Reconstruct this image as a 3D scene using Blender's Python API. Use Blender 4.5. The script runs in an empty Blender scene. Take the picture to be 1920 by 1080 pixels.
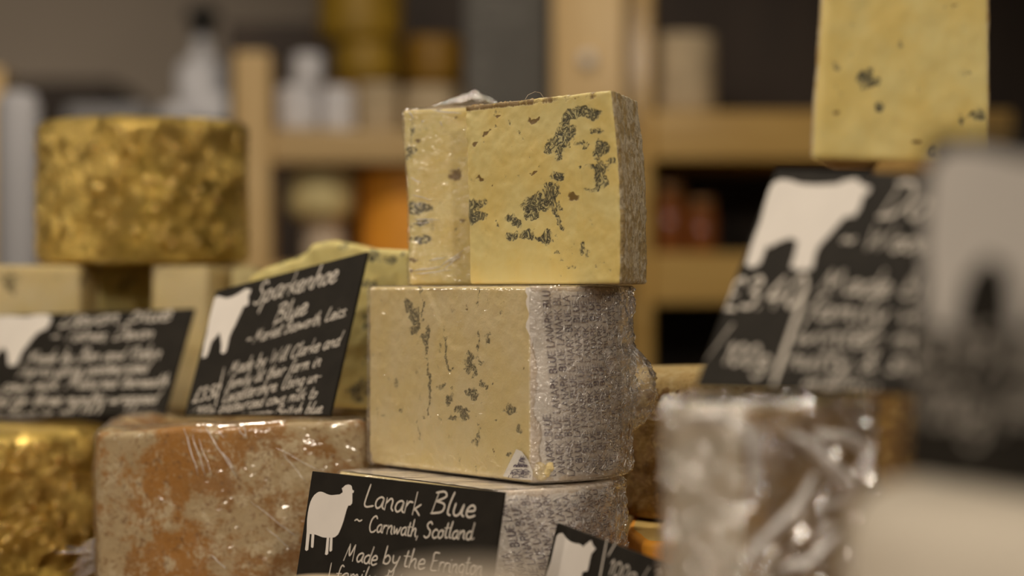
import bpy, math, random
import numpy as np
from mathutils import Vector, noise
from mathutils.geometry import tessellate_polygon

random.seed(7)
SC = bpy.context.scene
COL = SC.collection
F = 85.0 / 36.0 * 1920.0          # focal length in pixels of the 1920 px frame
CZ = 1.30                         # eye height

# ------------------------------------------------------------------ camera, light, exposure
cd = bpy.data.cameras.new('camera')
cd.lens = 85; cd.sensor_width = 36; cd.clip_start = .05; cd.clip_end = 60
cd.dof.use_dof = True; cd.dof.focus_distance = 1.41; cd.dof.aperture_fstop = 3.5
cam = bpy.data.objects.new('camera', cd); COL.objects.link(cam)
cam.location = (0, 0, CZ); cam.rotation_euler = (math.pi / 2, 0, 0)
SC.camera = cam

SC.view_settings.view_transform = 'Standard'
SC.view_settings.look = 'None'
SC.view_settings.gamma = 1
SC.view_settings.use_curve_mapping = False
SC.view_settings.exposure = 0.0

w = bpy.data.worlds.new('shop_air'); SC.world = w; w.use_nodes = True
w.node_tree.nodes['Background'].inputs[0].default_value = (1, .86, .70, 1)
w.node_tree.nodes['Background'].inputs[1].default_value = .09

def aim(o, target):
    o.rotation_euler = (Vector(target) - o.location).to_track_quat('-Z', 'Y').to_euler()

def spot(name, loc, target, power, radius=.04, angle=60, blend=.6, col=(1, .86, .69)):
    l = bpy.data.lights.new(name, 'SPOT'); l.energy = power; l.color = col
    l.shadow_soft_size = radius; l.spot_size = math.radians(angle); l.spot_blend = blend
    o = bpy.data.objects.new(name, l); COL.objects.link(o); o.location = loc; aim(o, target); return o

def area(name, loc, target, power, sx, sy, col=(1, .86, .70)):
    l = bpy.data.lights.new(name, 'AREA'); l.energy = power; l.color = col
    l.shape = 'RECTANGLE'; l.size = sx; l.size_y = sy
    o = bpy.data.objects.new(name, l); COL.objects.link(o); o.location = loc; aim(o, target); return o

# ceiling lamps of the shop: broad pendants over the customers' side and small track spots
area('pendant_light', (-1.3, -.2, 2.45), (-.05, 1.45, 1.2), 4, .8, .8)
area('pendant_light', (.55, -.6, 2.5), (.1, 1.3, 1.2), 2.5, .8, .8)
for x, y, z, p, r in ((-1.2, -.8, 2.1, 50, .06), (-2.0, 1.3, 2.15, 44, .06), (.55, -1.1, 2.1, 46, .06), (1.25, -.1, 2.1, 36, .06), (-.52, 1.97, 2.5, 54, .06),
                      (2.1, 2.0, 2.2, 26, .06), (-2.3, 2.6, 2.1, 20, .06), (.25, 1.0, 2.6, 20, .05), (-.55, .45, 2.5, 10, .05)):
    spot('track_spot', (x, y, z), (-.05 if x < .5 else .1, 1.45, 1.2), p * .80, r, 50)
spot('track_spot', (-.35, 2.2, 2.6), (-.15, 3.62, 1.5), 44, .05, 52)
spot('track_spot', (.75, 2.5, 2.7), (.35, 3.65, 1.35), 13, .05, 55)
spot('track_spot', (-1.3, 2.9, 2.7), (-1.1, 4.7, 1.4), 62, .05, 60)
spot('track_spot', (-1.9, 4.7, 2.6), (-1.9, 6.5, 2.1), 32, .08, 95)

# ------------------------------------------------------------------ helpers
def P(px, py, Y):
    return Vector(((px - 960) / F * Y, Y, CZ + (540 - py) / F * Y))

def pix(v):
    return (960 + F * v[0] / v[1], 540 - F * (v[2] - CZ) / v[1])

def tag(o, label=None, cat=None, group=None, kind=None):
    if label: o['label'] = label
    if cat: o['category'] = cat
    if group: o['group'] = group
    if kind: o['kind'] = kind
    return o

def empty(name, loc, label, cat, group=None):
    o = bpy.data.objects.new(name, None); COL.objects.link(o); o.location = loc
    o.empty_display_size = .02
    return tag(o, label, cat, group)

def mesh(name, verts, faces, mats, parent=None, midx=None, attrs=None, smooth=True):
    me = bpy.data.meshes.new(name)
    off = Vector((0, 0, 0))
    if parent is not None:
        p = parent
        while p is not None:
            off += p.location; p = p.parent
    me.from_pydata([tuple(Vector(v) - off) for v in verts], [], faces)
    if not isinstance(mats, (list, tuple)): mats = [mats]
    for m in mats: me.materials.append(m)
    if midx is not None: me.polygons.foreach_set('material_index', midx)
    if smooth: me.polygons.foreach_set('use_smooth', [True] * len(me.polygons))
    for k, a in (attrs or {}).items():
        at = me.attributes.new(k, 'FLOAT', 'POINT'); at.data.foreach_set('value', a)
    me.update()
    o = bpy.data.objects.new(name, me); COL.objects.link(o)
    if parent is not None: o.parent = parent
    return o

class MB:
    def __init__(s): s.v = []; s.f = []
    def add(s, vs, fs):
        b = len(s.v); s.v += [Vector(v) for v in vs]; s.f += [tuple(i + b for i in f) for f in fs]
    def box(s, a, b):
        x0, y0, z0 = a; x1, y1, z1 = b
        s.add([(x0,y0,z0),(x1,y0,z0),(x1,y1,z0),(x0,y1,z0),(x0,y0,z1),(x1,y0,z1),(x1,y1,z1),(x0,y1,z1)],
              [(0,3,2,1),(4,5,6,7),(0,1,5,4),(1,2,6,5),(2,3,7,6),(3,0,4,7)])
    def lathe(s, c, prof, n=48):
        c = Vector(c); b = []
        for r, z in prof:
            for k in range(n):
                t = 2 * math.pi * k / n; b.append(c + Vector((r * math.cos(t), r * math.sin(t), z)))
        fs = []
        for i in range(len(prof) - 1):
            for k in range(n):
                k2 = (k + 1) % n; fs.append((i*n+k, i*n+k2, (i+1)*n+k2, (i+1)*n+k))
        fs.append(tuple(range(n))[::-1]); fs.append(tuple(range((len(prof)-1)*n, len(prof)*n)))
        s.add(b, fs)
    def tube(s, pts, r, n=7):
        pts = [Vector(p) for p in pts]; rings = []
        for i, p in enumerate(pts):
            d = (pts[min(i+1, len(pts)-1)] - pts[max(i-1, 0)]).normalized()
            a = d.cross(Vector((.3, .2, 1))).normalized(); b = d.cross(a)
            rr = r[i] if isinstance(r, (list, tuple)) else r
            rings += [p + rr * (math.cos(2*math.pi*k/n) * a + math.sin(2*math.pi*k/n) * b) for k in range(n)]
        fs = [(i*n+k, i*n+(k+1)%n, (i+1)*n+(k+1)%n, (i+1)*n+k) for i in range(len(pts)-1) for k in range(n)]
        fs += [tuple(range(n))[::-1], tuple(range((len(pts)-1)*n, len(pts)*n))]
        s.add(rings, fs)
    def build(s, name, mat, parent=None, smooth=False, bevel=0):
        o = mesh(name, s.v, s.f, mat, parent, smooth=smooth)
        if bevel:
            m = o.modifiers.new('bevel', 'BEVEL'); m.width = bevel; m.segments = 3; m.limit_method = 'ANGLE'
        return o

# ------------------------------------------------------------------ materials
class NT:
    def __init__(s, name):
        s.m = bpy.data.materials.new(name); s.m.use_nodes = True; s.t = s.m.node_tree
        s.t.nodes.clear(); s.out = s.t.nodes.new('ShaderNodeOutputMaterial')
    def n(s, typ, **kw):
        nd = s.t.nodes.new('ShaderNode' + typ)
        for k, v in kw.items():
            if k.startswith('_'): setattr(nd, k[1:], v)
            else:
                key = int(k[1:]) if k[0] == 'i' and k[1:].isdigit() else k.replace('__', ' ')
                if hasattr(v, 'links') or isinstance(v, bpy.types.NodeSocket): s.t.links.new(v, nd.inputs[key])
                else: nd.inputs[key].default_value = v
        return nd
    def coord(s): return s.n('TexCoord').outputs['Object']
    def noise(s, scale, detail=4, rough=.55, vec=None, dist=0):
        return s.n('TexNoise', Vector=vec if vec is not None else s.coord(), Scale=scale, Detail=detail, Roughness=rough, Distortion=dist).outputs['Fac']
    def attr(s, name): return s.n('Attribute', _attribute_name=name).outputs['Fac']
    def math(s, op, a, b=0.0, clamp=False):
        return s.n('Math', _operation=op, _use_clamp=clamp, i0=a, i1=b).outputs[0]
    def ramp(s, fac, lo, hi):
        return s.n('MapRange', _interpolation_type='SMOOTHSTEP', Value=fac, From__Min=lo, From__Max=hi).outputs[0]
    def mix(s, fac, a, b):
        nd = s.t.nodes.new('ShaderNodeMix'); nd.data_type = 'RGBA'
        for i, v in ((0, fac), (6, a), (7, b)):
            if isinstance(v, bpy.types.NodeSocket): s.t.links.new(v, nd.inputs[i])
            else: nd.inputs[i].default_value = v if i == 0 else (*v[:3], 1)
        return nd.outputs[2]
    def bump(s, h, strength=.5, dist=.001, normal=None):
        nd = s.n('Bump', Height=h, Strength=strength, Distance=dist)
        if normal is not None: s.t.links.new(normal, nd.inputs['Normal'])
        return nd.outputs[0]
    def pbr(s, col, rough=.5, normal=None, metal=0, spec=.5, sss=0, coat=0):
        nd = s.n('BsdfPrincipled')
        def put(k, v):
            if isinstance(v, bpy.types.NodeSocket): s.t.links.new(v, nd.inputs[k])
            else: nd.inputs[k].default_value = (*v[:3], 1) if k == 'Base Color' else v
        put('Base Color', col); put('Roughness', rough); put('Metallic', metal); put('Specular IOR Level', spec)
        if sss:
            put('Subsurface Weight', sss); nd.inputs['Subsurface Radius'].default_value = (1, .6, .3); put('Subsurface Scale', .004)
        if coat: put('Coat Weight', coat); put('Coat Roughness', .12)
        if normal is not None: put('Normal', normal)
        s.t.links.new(nd.outputs[0], s.out.inputs[0]); return nd
    def done(s, shader=None):
        if shader is not None: s.t.links.new(shader, s.out.inputs[0])
        return s.m

def m_plain(name, col, rough=.6, var=.12, scale=30, bump=.0, metal=0, spec=.4, coat=0):
    t = NT(name); f = t.noise(scale, 4)
    c = t.mix(t.ramp(f, .3, .7), [x * (1 - var) for x in col], [min(1, x * (1 + var)) for x in col])
    n = t.bump(t.noise(scale * 4, 4), bump, .002) if bump else None
    t.pbr(c, rough, n, metal, spec, coat=coat); return t.done()

def m_blue_cheese(name, base, warm, halo=(.36, .36, .22), core=(.045, .043, .028), rough=.42, grain=.25, hscale=1.0):
    t = NT(name)
    big = t.noise(28, 4); mid = t.noise(140, 5, .6)
    c = t.mix(t.ramp(big, .32, .68), base, warm)
    c = t.mix(t.math('MULTIPLY', t.ramp(mid, .52, .75), .25), c, [x * .86 for x in base])
    v = t.attr('vein'); pit = t.attr('pit')
    wig = t.n('TexNoise', Vector=t.coord(), Scale=165 * hscale, Detail=4, Roughness=.62, Distortion=1.8).outputs['Fac']
    ridge = t.math('ABSOLUTE', t.math('SUBTRACT', wig, .5))
    ridge = t.math('SUBTRACT', 1.15, t.math('MULTIPLY', ridge, 10.0), True)
    blob = t.noise(120, 4, .6)
    hal = t.math('MULTIPLY', t.ramp(t.math('ADD', v, t.math('MULTIPLY', t.math('SUBTRACT', blob, .5), 1.4)), .10, 1.15), .50)
    c = t.mix(hal, c, halo)
    cr = t.math('MULTIPLY', t.ramp(t.math('ADD', v, t.math('MULTIPLY', t.math('SUBTRACT', blob, .5), 2.2)), .30, .62), ridge)
    c = t.mix(t.math('MULTIPLY', cr, 1.0, True), c, core)
    wp = t.ramp(t.math('ADD', pit, t.math('MULTIPLY', t.math('SUBTRACT', t.noise(300, 3), .5), .9)), .35, .75)
    c = t.mix(t.math('MULTIPLY', wp, .9), c, (.15, .08, .02))
    fine = t.noise(700, 5, .65)
    h = t.math('SUBTRACT', t.math('MULTIPLY', fine, grain), t.math('ADD', cr, wp))
    h = t.math('ADD', h, t.math('MULTIPLY', mid, grain * 1.5))
    t.pbr(c, rough, t.bump(h, .5, .0008), 0, .4, sss=.12)
    return t.done()

def m_mottle(name, a, b, c2, s1=22, s2=90, rough=.65, bump=.6, coat=0, dark=None):
    t = NT(name)
    n1 = t.noise(s1, 6, .65, dist=.6); n2 = t.noise(s2, 6, .7, dist=.4)
    c = t.mix(t.ramp(n1, .42, .56), a, b)
    c = t.mix(t.ramp(n2, .52, .66), c, c2)
    if dark: c = t.mix(t.math('MULTIPLY', t.ramp(t.noise(s2 * 1.7, 5, .7), .60, .72), .8), c, dark)
    h = t.math('ADD', n1, t.math('MULTIPLY', n2, .8))
    t.pbr(c, rough, t.bump(h, bump, .002), 0, .4, coat=coat); return t.done()

def m_film(name, scale=60, bump=.35, haze=.03, refl=1.0, rough=.13, stretch=(1, 1, 1), hue=(.82, .78, .76), wd=.06, hvar=0):
    """thin clear film: see-through, a little milky, with rounded creases that catch the lamps"""
    t = NT(name)
    mp = t.n('Mapping', Vector=t.coord(), Scale=stretch).outputs[0]
    n1 = t.noise(scale, 3, .5, mp, .8); n2 = t.noise(scale * 2.7, 2, .5, mp, .6); n3 = t.noise(scale * .4, 2)
    def crease(n, k):
        d = t.math('MULTIPLY', t.math('SUBTRACT', n, .5), 1 / k)
        return t.math('POWER', 2.718, t.math('MULTIPLY', t.math('MULTIPLY', d, d), -1.0))
    h = t.math('ADD', t.math('ADD', crease(n1, wd), t.math('MULTIPLY', crease(n2, wd * 1.2), .45)), t.math('MULTIPLY', n3, 2.0))
    nb = t.bump(h, 1.0, bump * .001)
    tr = t.n('BsdfTransparent', Color=(1, 1, 1, 1)).outputs[0]
    gl = t.n('BsdfGlossy', Color=(1, 1, 1, 1), Roughness=rough, Normal=nb).outputs[0]
    df = t.n('BsdfDiffuse', Color=(*hue, 1), Normal=nb).outputs[0]
    fc = t.n('LayerWeight', Blend=.5).outputs['Facing']
    fac = t.math('ADD', .04 * refl, t.math('MULTIPLY', t.math('POWER', fc, 4.0), .35 * refl), True)
    hz = t.math('ADD', haze, t.math('MULTIPLY', t.ramp(t.noise(scale * .6, 3), .4, .65), hvar)) if hvar else haze
    s1 = t.n('MixShader', Fac=hz, i1=tr, i2=df).outputs[0]
    s2 = t.n('MixShader', Fac=fac, i1=s1, i2=gl).outputs[0]
    return t.done(s2)

def m_foil(name, col, scale=26, bump=.9, rough=.24, dirt=(.30, .19, .03)):
    t = NT(name)
    n1 = t.noise(scale, 6, .62, dist=.9)
    vo = t.n('TexVoronoi', Vector=t.coord(), Scale=scale * 2.2, _feature='SMOOTH_F1').outputs['Distance']
    n2 = t.noise(scale * 6, 4, .6)
    h = t.math('ADD', t.math('ADD', t.math('MULTIPLY', t.math('ABSOLUTE', t.math('SUBTRACT', n1, .5)), 2.5), vo), t.math('MULTIPLY', n2, .3))
    c = t.mix(t.ramp(t.noise(9, 3), .35, .7), col, dirt)
    t.pbr(c, rough, t.bump(h, bump, .014), 1.0, .5); return t.done()

def m_wood(name, a, b, axis=(1, 1, .12), rough=.5, scale=30, coat=.25):
    t = NT(name)
    mp = t.n('Mapping', Vector=t.coord(), Scale=axis).outputs[0]
    f = t.noise(scale, 6, .6, mp, 1.2)
    c = t.mix(t.ramp(f, .35, .68), a, b)
    t.pbr(c, rough, t.bump(f, .15, .002), 0, .4, coat=coat); return t.done()

M = {}
M['stilton'] = m_blue_cheese('ivory_blue_cheese_paste', (.70, .60, .26), (.70, .55, .19), grain=.18)
M['lanark'] = m_blue_cheese('cream_sheep_cheese_paste', (.72, .60, .34), (.70, .56, .26), halo=(.42, .38, .22), core=(.10, .085, .045), grain=.6, hscale=1.5)
M['pale_blue'] = m_blue_cheese('pale_yellow_cheese_paste', (.70, .62, .26), (.66, .55, .20), hscale=.6)
M['rind_top'] = m_mottle('brown_crusted_rind', (.42, .27, .10), (.56, .46, .28), (.66, .58, .40), 60, 240, .8, .9, dark=(.12, .08, .03))
M['rind_grey'] = m_mottle('grey_tan_rind', (.45, .34, .16), (.62, .55, .40), (.30, .25, .14), 90, 300, .8, .9, dark=(.10, .08, .04))
t = NT('mottled_orange_brown_rind'); n1 = t.noise(17, 10, .74, dist=.25); n2 = t.noise(48, 8, .75, dist=.2); n3 = t.noise(190, 6, .72)
c = t.mix(t.ramp(t.noise(8, 3), .35, .65), (.38, .165, .014), (.27, .13, .025))
c = t.mix(t.ramp(n1, .49, .57), c, (.45, .34, .18)); c = t.mix(t.math('MULTIPLY', t.ramp(n2, .52, .60), .85), c, (.58, .48, .30)); c = t.mix(t.math('MULTIPLY', t.ramp(n3, .54, .63), .75), c, (.19, .085, .012))
c = t.mix(t.math('MULTIPLY', t.ramp(t.noise(300, 4, .7), .55, .66), .5), c, (.52, .40, .22))
t.pbr(c, .5, t.bump(t.math('ADD', n2, t.math('MULTIPLY', n3, .6)), .7, .002), 0, .4); M['washed_rind'] = t.done()
M['crust'] = m_mottle('dark_brown_crust', (.30, .18, .05), (.22, .12, .035), (.40, .26, .09), 50, 170, .8, 1.0, dark=(.07, .04, .015))
M['film_streak'] = m_film('stretched_cling_film', 38, .75, .03, 2.6, .14, (1, 1, 4))
M['film_tight'] = m_film('tight_cling_film', 22, .34, .02, 1.6, .13, (1, 1, 1.6))
M['film_crumple'] = m_film('crumpled_cling_film', 105, 1.0, .08, 4.0, .15, hue=(.86, .80, .77), hvar=.22, wd=.075)
M['film_loose'] = m_film('loose_cling_film', 105, 1.0, .06, 4.0, .15, wd=.075)
M['film_pleat'] = m_film('film_pleat', 60, .2, .22, 8.0, .28)  # milky and extra reflective, so folded film shows as white glints
M['gold'] = m_foil('gold_foil', (.80, .59, .18), 24, 1.0, .29, (.64, .45, .10))
M['gold_crease'] = m_plain('gold_foil_crease', (.82, .62, .22), .22, .08, 20, metal=1)
M['board'] = m_plain('black_card', (.017, .0145, .011), .65, .15, 60, .03, spec=.10)
M['board_edge'] = m_plain('card_edge', (.045, .04, .034), .4)
M['ink'] = m_plain('chalk_pen_ink', (.62, .57, .50), .75, .05, 90)
M['white'] = m_plain('white_print', (.72, .68, .63), .6, .03)
M['paper'] = m_plain('printed_paper', (.74, .70, .64), .6, .06, 60, .2)
M['print'] = m_plain('violet_print', (.10, .08, .115), .6, .1)
M['pine'] = m_wood('pine_upright', (.76, .55, .27), (.64, .43, .18), (1, 1, .08))
M['pine_cool_lit'] = m_wood('cool_lit_pine_board', (.58, .41, .19), (.48, .32, .13), (.08, 1, 1))  # same pine; the left bay's cooler light is put into this colour
M['pine_board'] = m_wood('pine_shelf_board', (.56, .36, .10), (.45, .27, .06), (.08, 1, 1))
M['dark_wood'] = m_wood('dark_stained_wood', (.035, .020, .011), (.022, .012, .007), (1, 1, .1), .6, coat=0)
M['table'] = m_wood('counter_wood', (.20, .11, .05), (.14, .07, .03), (.1, 1, 1))
M['plaster'] = m_plain('taupe_plaster', (.40, .34, .28), .9, .05, 2, .05)
M['floor'] = m_plain('stone_floor', (.16, .13, .10), .7, .1, 6)
M['yellow_wax'] = m_plain('ochre_wax', (.34, .21, .022), .45, .18, 25, .1)
M['amber_wax'] = m_plain('amber_wax', (.27, .145, .016), .45, .15, 25, .1)
M['orange'] = m_plain('orange_cheese', (.88, .38, .04), .5, .12, 20, .1)
M['orange_rind'] = m_plain('pale_orange_top', (.86, .62, .22), .35, .08, 20, .1, coat=.3)
M['cream'] = m_plain('cream_cheese_rind', (.70, .60, .30), .6, .1, 20, .1)
M['pale'] = m_plain('pale_cheese_rind', (.66, .56, .44), .65, .08, 30, .15)
M['beige'] = m_plain('beige_cloth_rind', (.50, .40, .26), .8, .12, 25, .1)
M['plastic'] = m_plain('white_plastic', (.70, .70, .74), .4, .03, 8)
M['greyplastic'] = m_plain('grey_plastic', (.36, .36, .38), .5, .05, 8)
M['knob'] = m_plain('highlight_white', (.85, .82, .78), .15, .02, 8, coat=1)
M['pale_near'] = m_plain('pale_waxed_rind', (.84, .76, .63), .6, .04, 20, .1)
M['black'] = m_plain('black_plastic', (.012, .012, .012), .4, .1)
M['amber_glass'] = m_plain('amber_glass_jar', (.22, .07, .018), .12, .1, 8, spec=.6)
M['lid'] = m_plain('jar_lid', (.25, .12, .04), .4, .1, 8)
M['slate'] = m_plain('grey_chalkboard', (.12, .115, .105), .8, .1, 10)
M['chrome'] = m_plain('chrome', (.8, .8, .8), .12, .02, 8, metal=1)
M['ivory_wrap'] = m_plain('ivory_wrapped_paste', (.62, .56, .44), .5, .1, 30, .2, coat=.3)

# ------------------------------------------------------------------ solid builder: a rounded prism over an outline
def corner(pts, tags, rad, n=6):
    """round the corners of a counter-clockwise polygon; tags[i] names the edge from point i to i+1"""
    out = []; N = len(pts)
    for i in range(N):
        p = Vector(pts[i]); a = Vector(pts[i-1]); b = Vector(pts[(i+1) % N])
        r = rad[i] if isinstance(rad, (list, tuple)) else rad
        if r <= 0: out.append((p, tags[i])); continue
        da = (a - p).normalized(); db = (b - p).normalized()
        half = math.acos(max(-1, min(1, da.dot(db)))) / 2
        d = min(r / math.tan(half), (a-p).length * .45, (b-p).length * .45)
        s, e = p + da * d, p + db * d
        for k in range(n + 1):
            t = k / n; q = (s * (1-t) + p * t) * (1-t) + (p * (1-t) + e * t) * t
            out.append((q, tags[i-1] if t < .5 else tags[i]))
    return out

def wheel_outline(c, b_ang, R, off, rc=.003, n=64):
    """part of a wheel: arc about c facing b_ang, cut by the chord 'off' behind the centre; returns rounded tagged outline (ccw)"""
    half = math.pi / 2 + math.asin(off / R)
    pts = []; tags = []
    for k in range(n + 1):
        t = b_ang - half + 2 * half * k / n
        pts.append((c[0] + R * math.cos(t), c[1] + R * math.sin(t))); tags.append('rind')
    tags[-1] = 'cut'
    rad = [0] * len(pts); rad[0] = rad[-1] = rc
    return corner(pts, tags, rad)

def circle(c, R, n=96):
    return [(Vector((c[0] + R * math.cos(2*math.pi*k/n), c[1] + R * math.sin(2*math.pi*k/n))), 'rind') for k in range(n)]

def solid(name, outline, z0, z1, mats, parent=None, r0=.004, r1=.004, step=.003, stepz=None, disp=None, warp=None,
          vein=None, tagmat=None, top_mat=0, ncap=4, smooth=True, capdisp=True):
    stepz = stepz or step
    pts = []; tg = []
    N0 = len(outline)
    for i in range(N0):
        p, t = outline[i]; q = outline[(i+1) % N0][0]
        n = max(1, int(round((q - p).length / step)))
        for k in range(n): pts.append(p.lerp(q, k / n)); tg.append(t)
    N = len(pts)
    nor = []
    for i in range(N):
        a, b = pts[i-1], pts[(i+1) % N]; d = (b - a)
        if d.length < 1e-9: d = Vector((1, 0))
        d.normalize(); nor.append(Vector((d.y, -d.x)))
    prof = []
    for k in range(4): a = math.pi / 2 * k / 4; prof.append((-r0 * (1 - math.sin(a)), z0 + r0 * (1 - math.cos(a))))
    nz = max(1, int(round((z1 - r1 - z0 - r0) / stepz)))
    for k in range(nz + 1): prof.append((0, z0 + r0 + (z1 - r1 - z0 - r0) * k / nz))
    for k in range(1, 5): a = math.pi / 2 * k / 4; prof.append((-r1 * (1 - math.cos(a)), z1 - r1 + r1 * math.sin(a)))
    V = []; ND = []; flag = []
    for o, z in prof:
        for i in range(N):
            V.append(Vector((pts[i].x + nor[i].x * o, pts[i].y + nor[i].y * o, z))); ND.append(Vector((nor[i].x, nor[i].y, 0))); flag.append(tg[i])
    fs = []; mi = []
    tm = tagmat or {}
    for j in range(len(prof) - 1):
        for i in range(N):
            i2 = (i + 1) % N
            fs.append((j*N+i, j*N+i2, (j+1)*N+i2, (j+1)*N+i)); mi.append(tm.get(tg[i], 0))
    for end, s in ((0, -1), (len(prof) - 1, 1)):
        base = end * N
        c = sum((V[base+i] for i in range(N)), Vector()) / N
        prev = list(range(base, base + N))
        for k in range(1, ncap + 1):
            if k == ncap:
                V.append(c.copy()); ND.append(Vector((0, 0, s))); flag.append('cap'); ci = len(V) - 1
                for i in range(N):
                    f = (prev[i], prev[(i+1) % N], ci); fs.append(f if s > 0 else f[::-1]); mi.append(top_mat)
            else:
                cur = []
                for i in range(N):
                    V.append(V[base+i].lerp(c, k / ncap)); ND.append(Vector((0, 0, s))); flag.append('cap'); cur.append(len(V) - 1)
                for i in range(N):
                    i2 = (i+1) % N; f = (prev[i], prev[i2], cur[i2], cur[i]); fs.append(f if s > 0 else f[::-1]); mi.append(top_mat)
                prev = cur
    if warp: V = [warp(v) for v in V]
    av = []; ap = []
    if vein:
        for v, fl in zip(V, flag):
            if fl == 'cut': a, b = vein(*pix(v))
            else: a = b = 0
            av.append(a); ap.append(b)
    if disp:
        V = [v + n * disp(v, fl) if (fl != 'cap' or capdisp) else v for v, n, fl in zip(V, ND, flag)]
    return mesh(name, V, fs, mats, parent, mi, {'vein': av, 'pit': ap} if vein else None, smooth)

def nz(v, s, seed=0.0): return noise.noise(Vector(v) * s + Vector((seed, seed * .7, -seed)))
def fbm(v, s, seed=0.0): return nz(v, s, seed) + .5 * nz(v, s * 2.1, seed + 3) + .25 * nz(v, s * 4.3, seed + 7)
def ridged(v, s, seed=0.0): return 1 - 2 * abs(nz(v, s, seed)) + .5 * (1 - 2 * abs(nz(v, s * 2.2, seed + 5)))

def vein_map(blobs, pits, x0, y0, sc, k=1.0):
    """marks on a cut face. blobs: (x, y, rx, ry[, strength]) or (x, y, x2, y2, r, strength, 'line')"""
    E = []
    for b in blobs:
        if b[-1] == 'line': E.append(('l', x0 + b[0]/sc, y0 + b[1]/sc, x0 + b[2]/sc, y0 + b[3]/sc, b[4]/sc, b[5]))
        else: E.append(('e', x0 + b[0]/sc, y0 + b[1]/sc, k*b[2]/sc, k*b[3]/sc, b[4] if len(b) > 4 else 1.0))
    Q = [(x0 + b[0]/sc, y0 + b[1]/sc, b[2]/sc, b[3]/sc) for b in pits]
    def f(px, py):
        v = 0; q = 0
        w1 = Vector((px * .055, py * .055, .3)); w2 = Vector((px * .17, py * .17, 4.1))
        px, py = px + 9 * noise.noise(w1) + 4.5 * noise.noise(w2), py + 8 * noise.noise(w1 + Vector((9, 3, 1))) + 4.5 * noise.noise(w2 + Vector((5, 7, 2)))
        for e in E:
            if e[0] == 'e':
                d = ((px - e[1]) / e[3]) ** 2 + ((py - e[2]) / e[4]) ** 2
                if d < 2.6: v = max(v, e[5] * max(0, 1 - d / 2.6))
            else:
                dx, dy = e[3] - e[1], e[4] - e[2]; L = dx*dx + dy*dy
                t = max(0, min(1, ((px - e[1]) * dx + (py - e[2]) * dy) / L))
                d = math.hypot(px - e[1] - t*dx, py - e[2] - t*dy) / e[5]
                if d < 1.7: v = max(v, e[6] * (1 - d / 1.7))
        for a, b, rx, ry in Q:
            d = ((px - a) / rx) ** 2 + ((py - b) / ry) ** 2
            if d < 2: q = max(q, 1 - d / 2)
        return v, q
    return f

# ------------------------------------------------------------------ handwriting and block lettering (single strokes)
G = {}
def g(ch, adv, s, smooth=True):
    G[ch] = (adv, [([tuple(float(c) / 100 for c in p.split(',')) for p in st.split()], smooth) for st in s.split(';')])
g('a', .50, '42,44 28,50 10,38 6,16 18,1 34,12 42,44 41,12 50,2')
g('b', .48, '8,100 8,40 8,2;8,28 24,50 40,34 36,8 20,0 8,10')
g('c', .42, '38,42 24,50 8,34 8,14 22,0 40,8')
g('d', .52, '42,40 26,48 8,34 8,12 22,0 38,14 46,100 42,20 50,2')
g('e', .44, '8,24 34,30 32,46 18,50 6,32 8,10 22,0 42,10')
g('f', .36, '38,92 26,100 18,84 14,30 8,-34;2,46 32,48')
g('g', .50, '42,42 26,50 8,36 10,14 24,4 38,18 43,46 38,-10 24,-38 6,-30')
g('h', .50, '10,100 8,40 6,0;8,24 24,48 36,42 36,14 46,0')
g('i', .24, '8,48 8,12 18,0;12,66 13,70')
g('j', .28, '16,48 14,-14 2,-34;18,66 19,70')
g('k', .48, '8,100 8,0;40,48 10,22 20,22 44,0')
g('l', .24, '12,100 6,50 8,10 20,2')
g('m', .72, '6,48 6,0;6,26 20,48 30,40 30,2;30,26 44,48 54,40 54,12 66,0')
g('n', .50, '6,48 6,0;6,26 24,48 36,40 36,12 46,0')
g('o', .46, '24,50 8,36 8,12 22,0 38,14 38,36 24,50 42,44')
g('p', .50, '8,48 6,0 2,-44;8,30 24,50 40,36 36,10 20,2 8,10')
g('r', .38, '6,48 6,0;6,24 18,46 34,46')
g('s', .40, '34,44 20,50 10,38 28,22 28,6 14,0 2,8')
g('t', .34, '16,84 12,30 16,4 30,4;0,56 32,58')
g('u', .50, '6,48 6,16 16,1 30,10 38,48 38,12 48,2')
g('v', .42, '4,48 16,2 38,48')
g('w', .66, '4,48 14,4 30,36 40,4 60,48')
g('x', .44, '4,48 40,0;38,48 4,0')
g('y', .46, '6,48 10,18 22,10 36,24;40,48 30,-6 16,-38 2,-32')
g('z', .44, '6,46 38,46 6,2 40,2')
g('A', .72, '2,0 30,98;30,98 56,0;12,34 50,36')
g('B', .66, '14,96 8,0;4,90 36,98 48,78 14,54;14,54 50,44 48,12 6,0')
g('C', .66, '56,84 40,98 16,78 8,36 22,4 46,4 60,16')
g('D', .70, '12,96 8,0;2,92 40,92 60,52 40,8 4,0')
g('E', .60, '50,94 14,92 12,50 8,4 48,2;12,50 42,54')
g('F', .56, '52,94 14,92 8,0;12,50 42,52')
g('H', .70, '10,96 8,0;54,96 50,0;8,48 54,50')
g('L', .58, '16,100 8,30 10,8 24,2 54,10')
g('M', .86, '4,0 16,94;16,94 34,30 54,94;54,94 66,4')
g('N', .72, '8,0 14,94;14,94 52,4;52,4 56,98')
g('R', .64, '12,94 8,0;6,90 38,98 46,72 14,50;14,50 50,0')
g('S', .58, '48,84 34,98 14,84 20,62 42,42 40,12 20,0 4,10')
g('T', .64, '2,94 60,96;32,94 28,0')
g('W', .92, '4,96 18,4;18,4 40,70;40,70 54,4;54,4 78,98')
g('K', .64, '12,96 8,0;50,94 12,44;12,44 54,0')
g('U', .66, '8,96 10,20 28,0 48,16 54,96')
g('V', .62, '6,94 28,2 54,96')
g('0', .50, '24,92 8,70 8,24 22,2 38,22 40,68 24,92')
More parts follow.
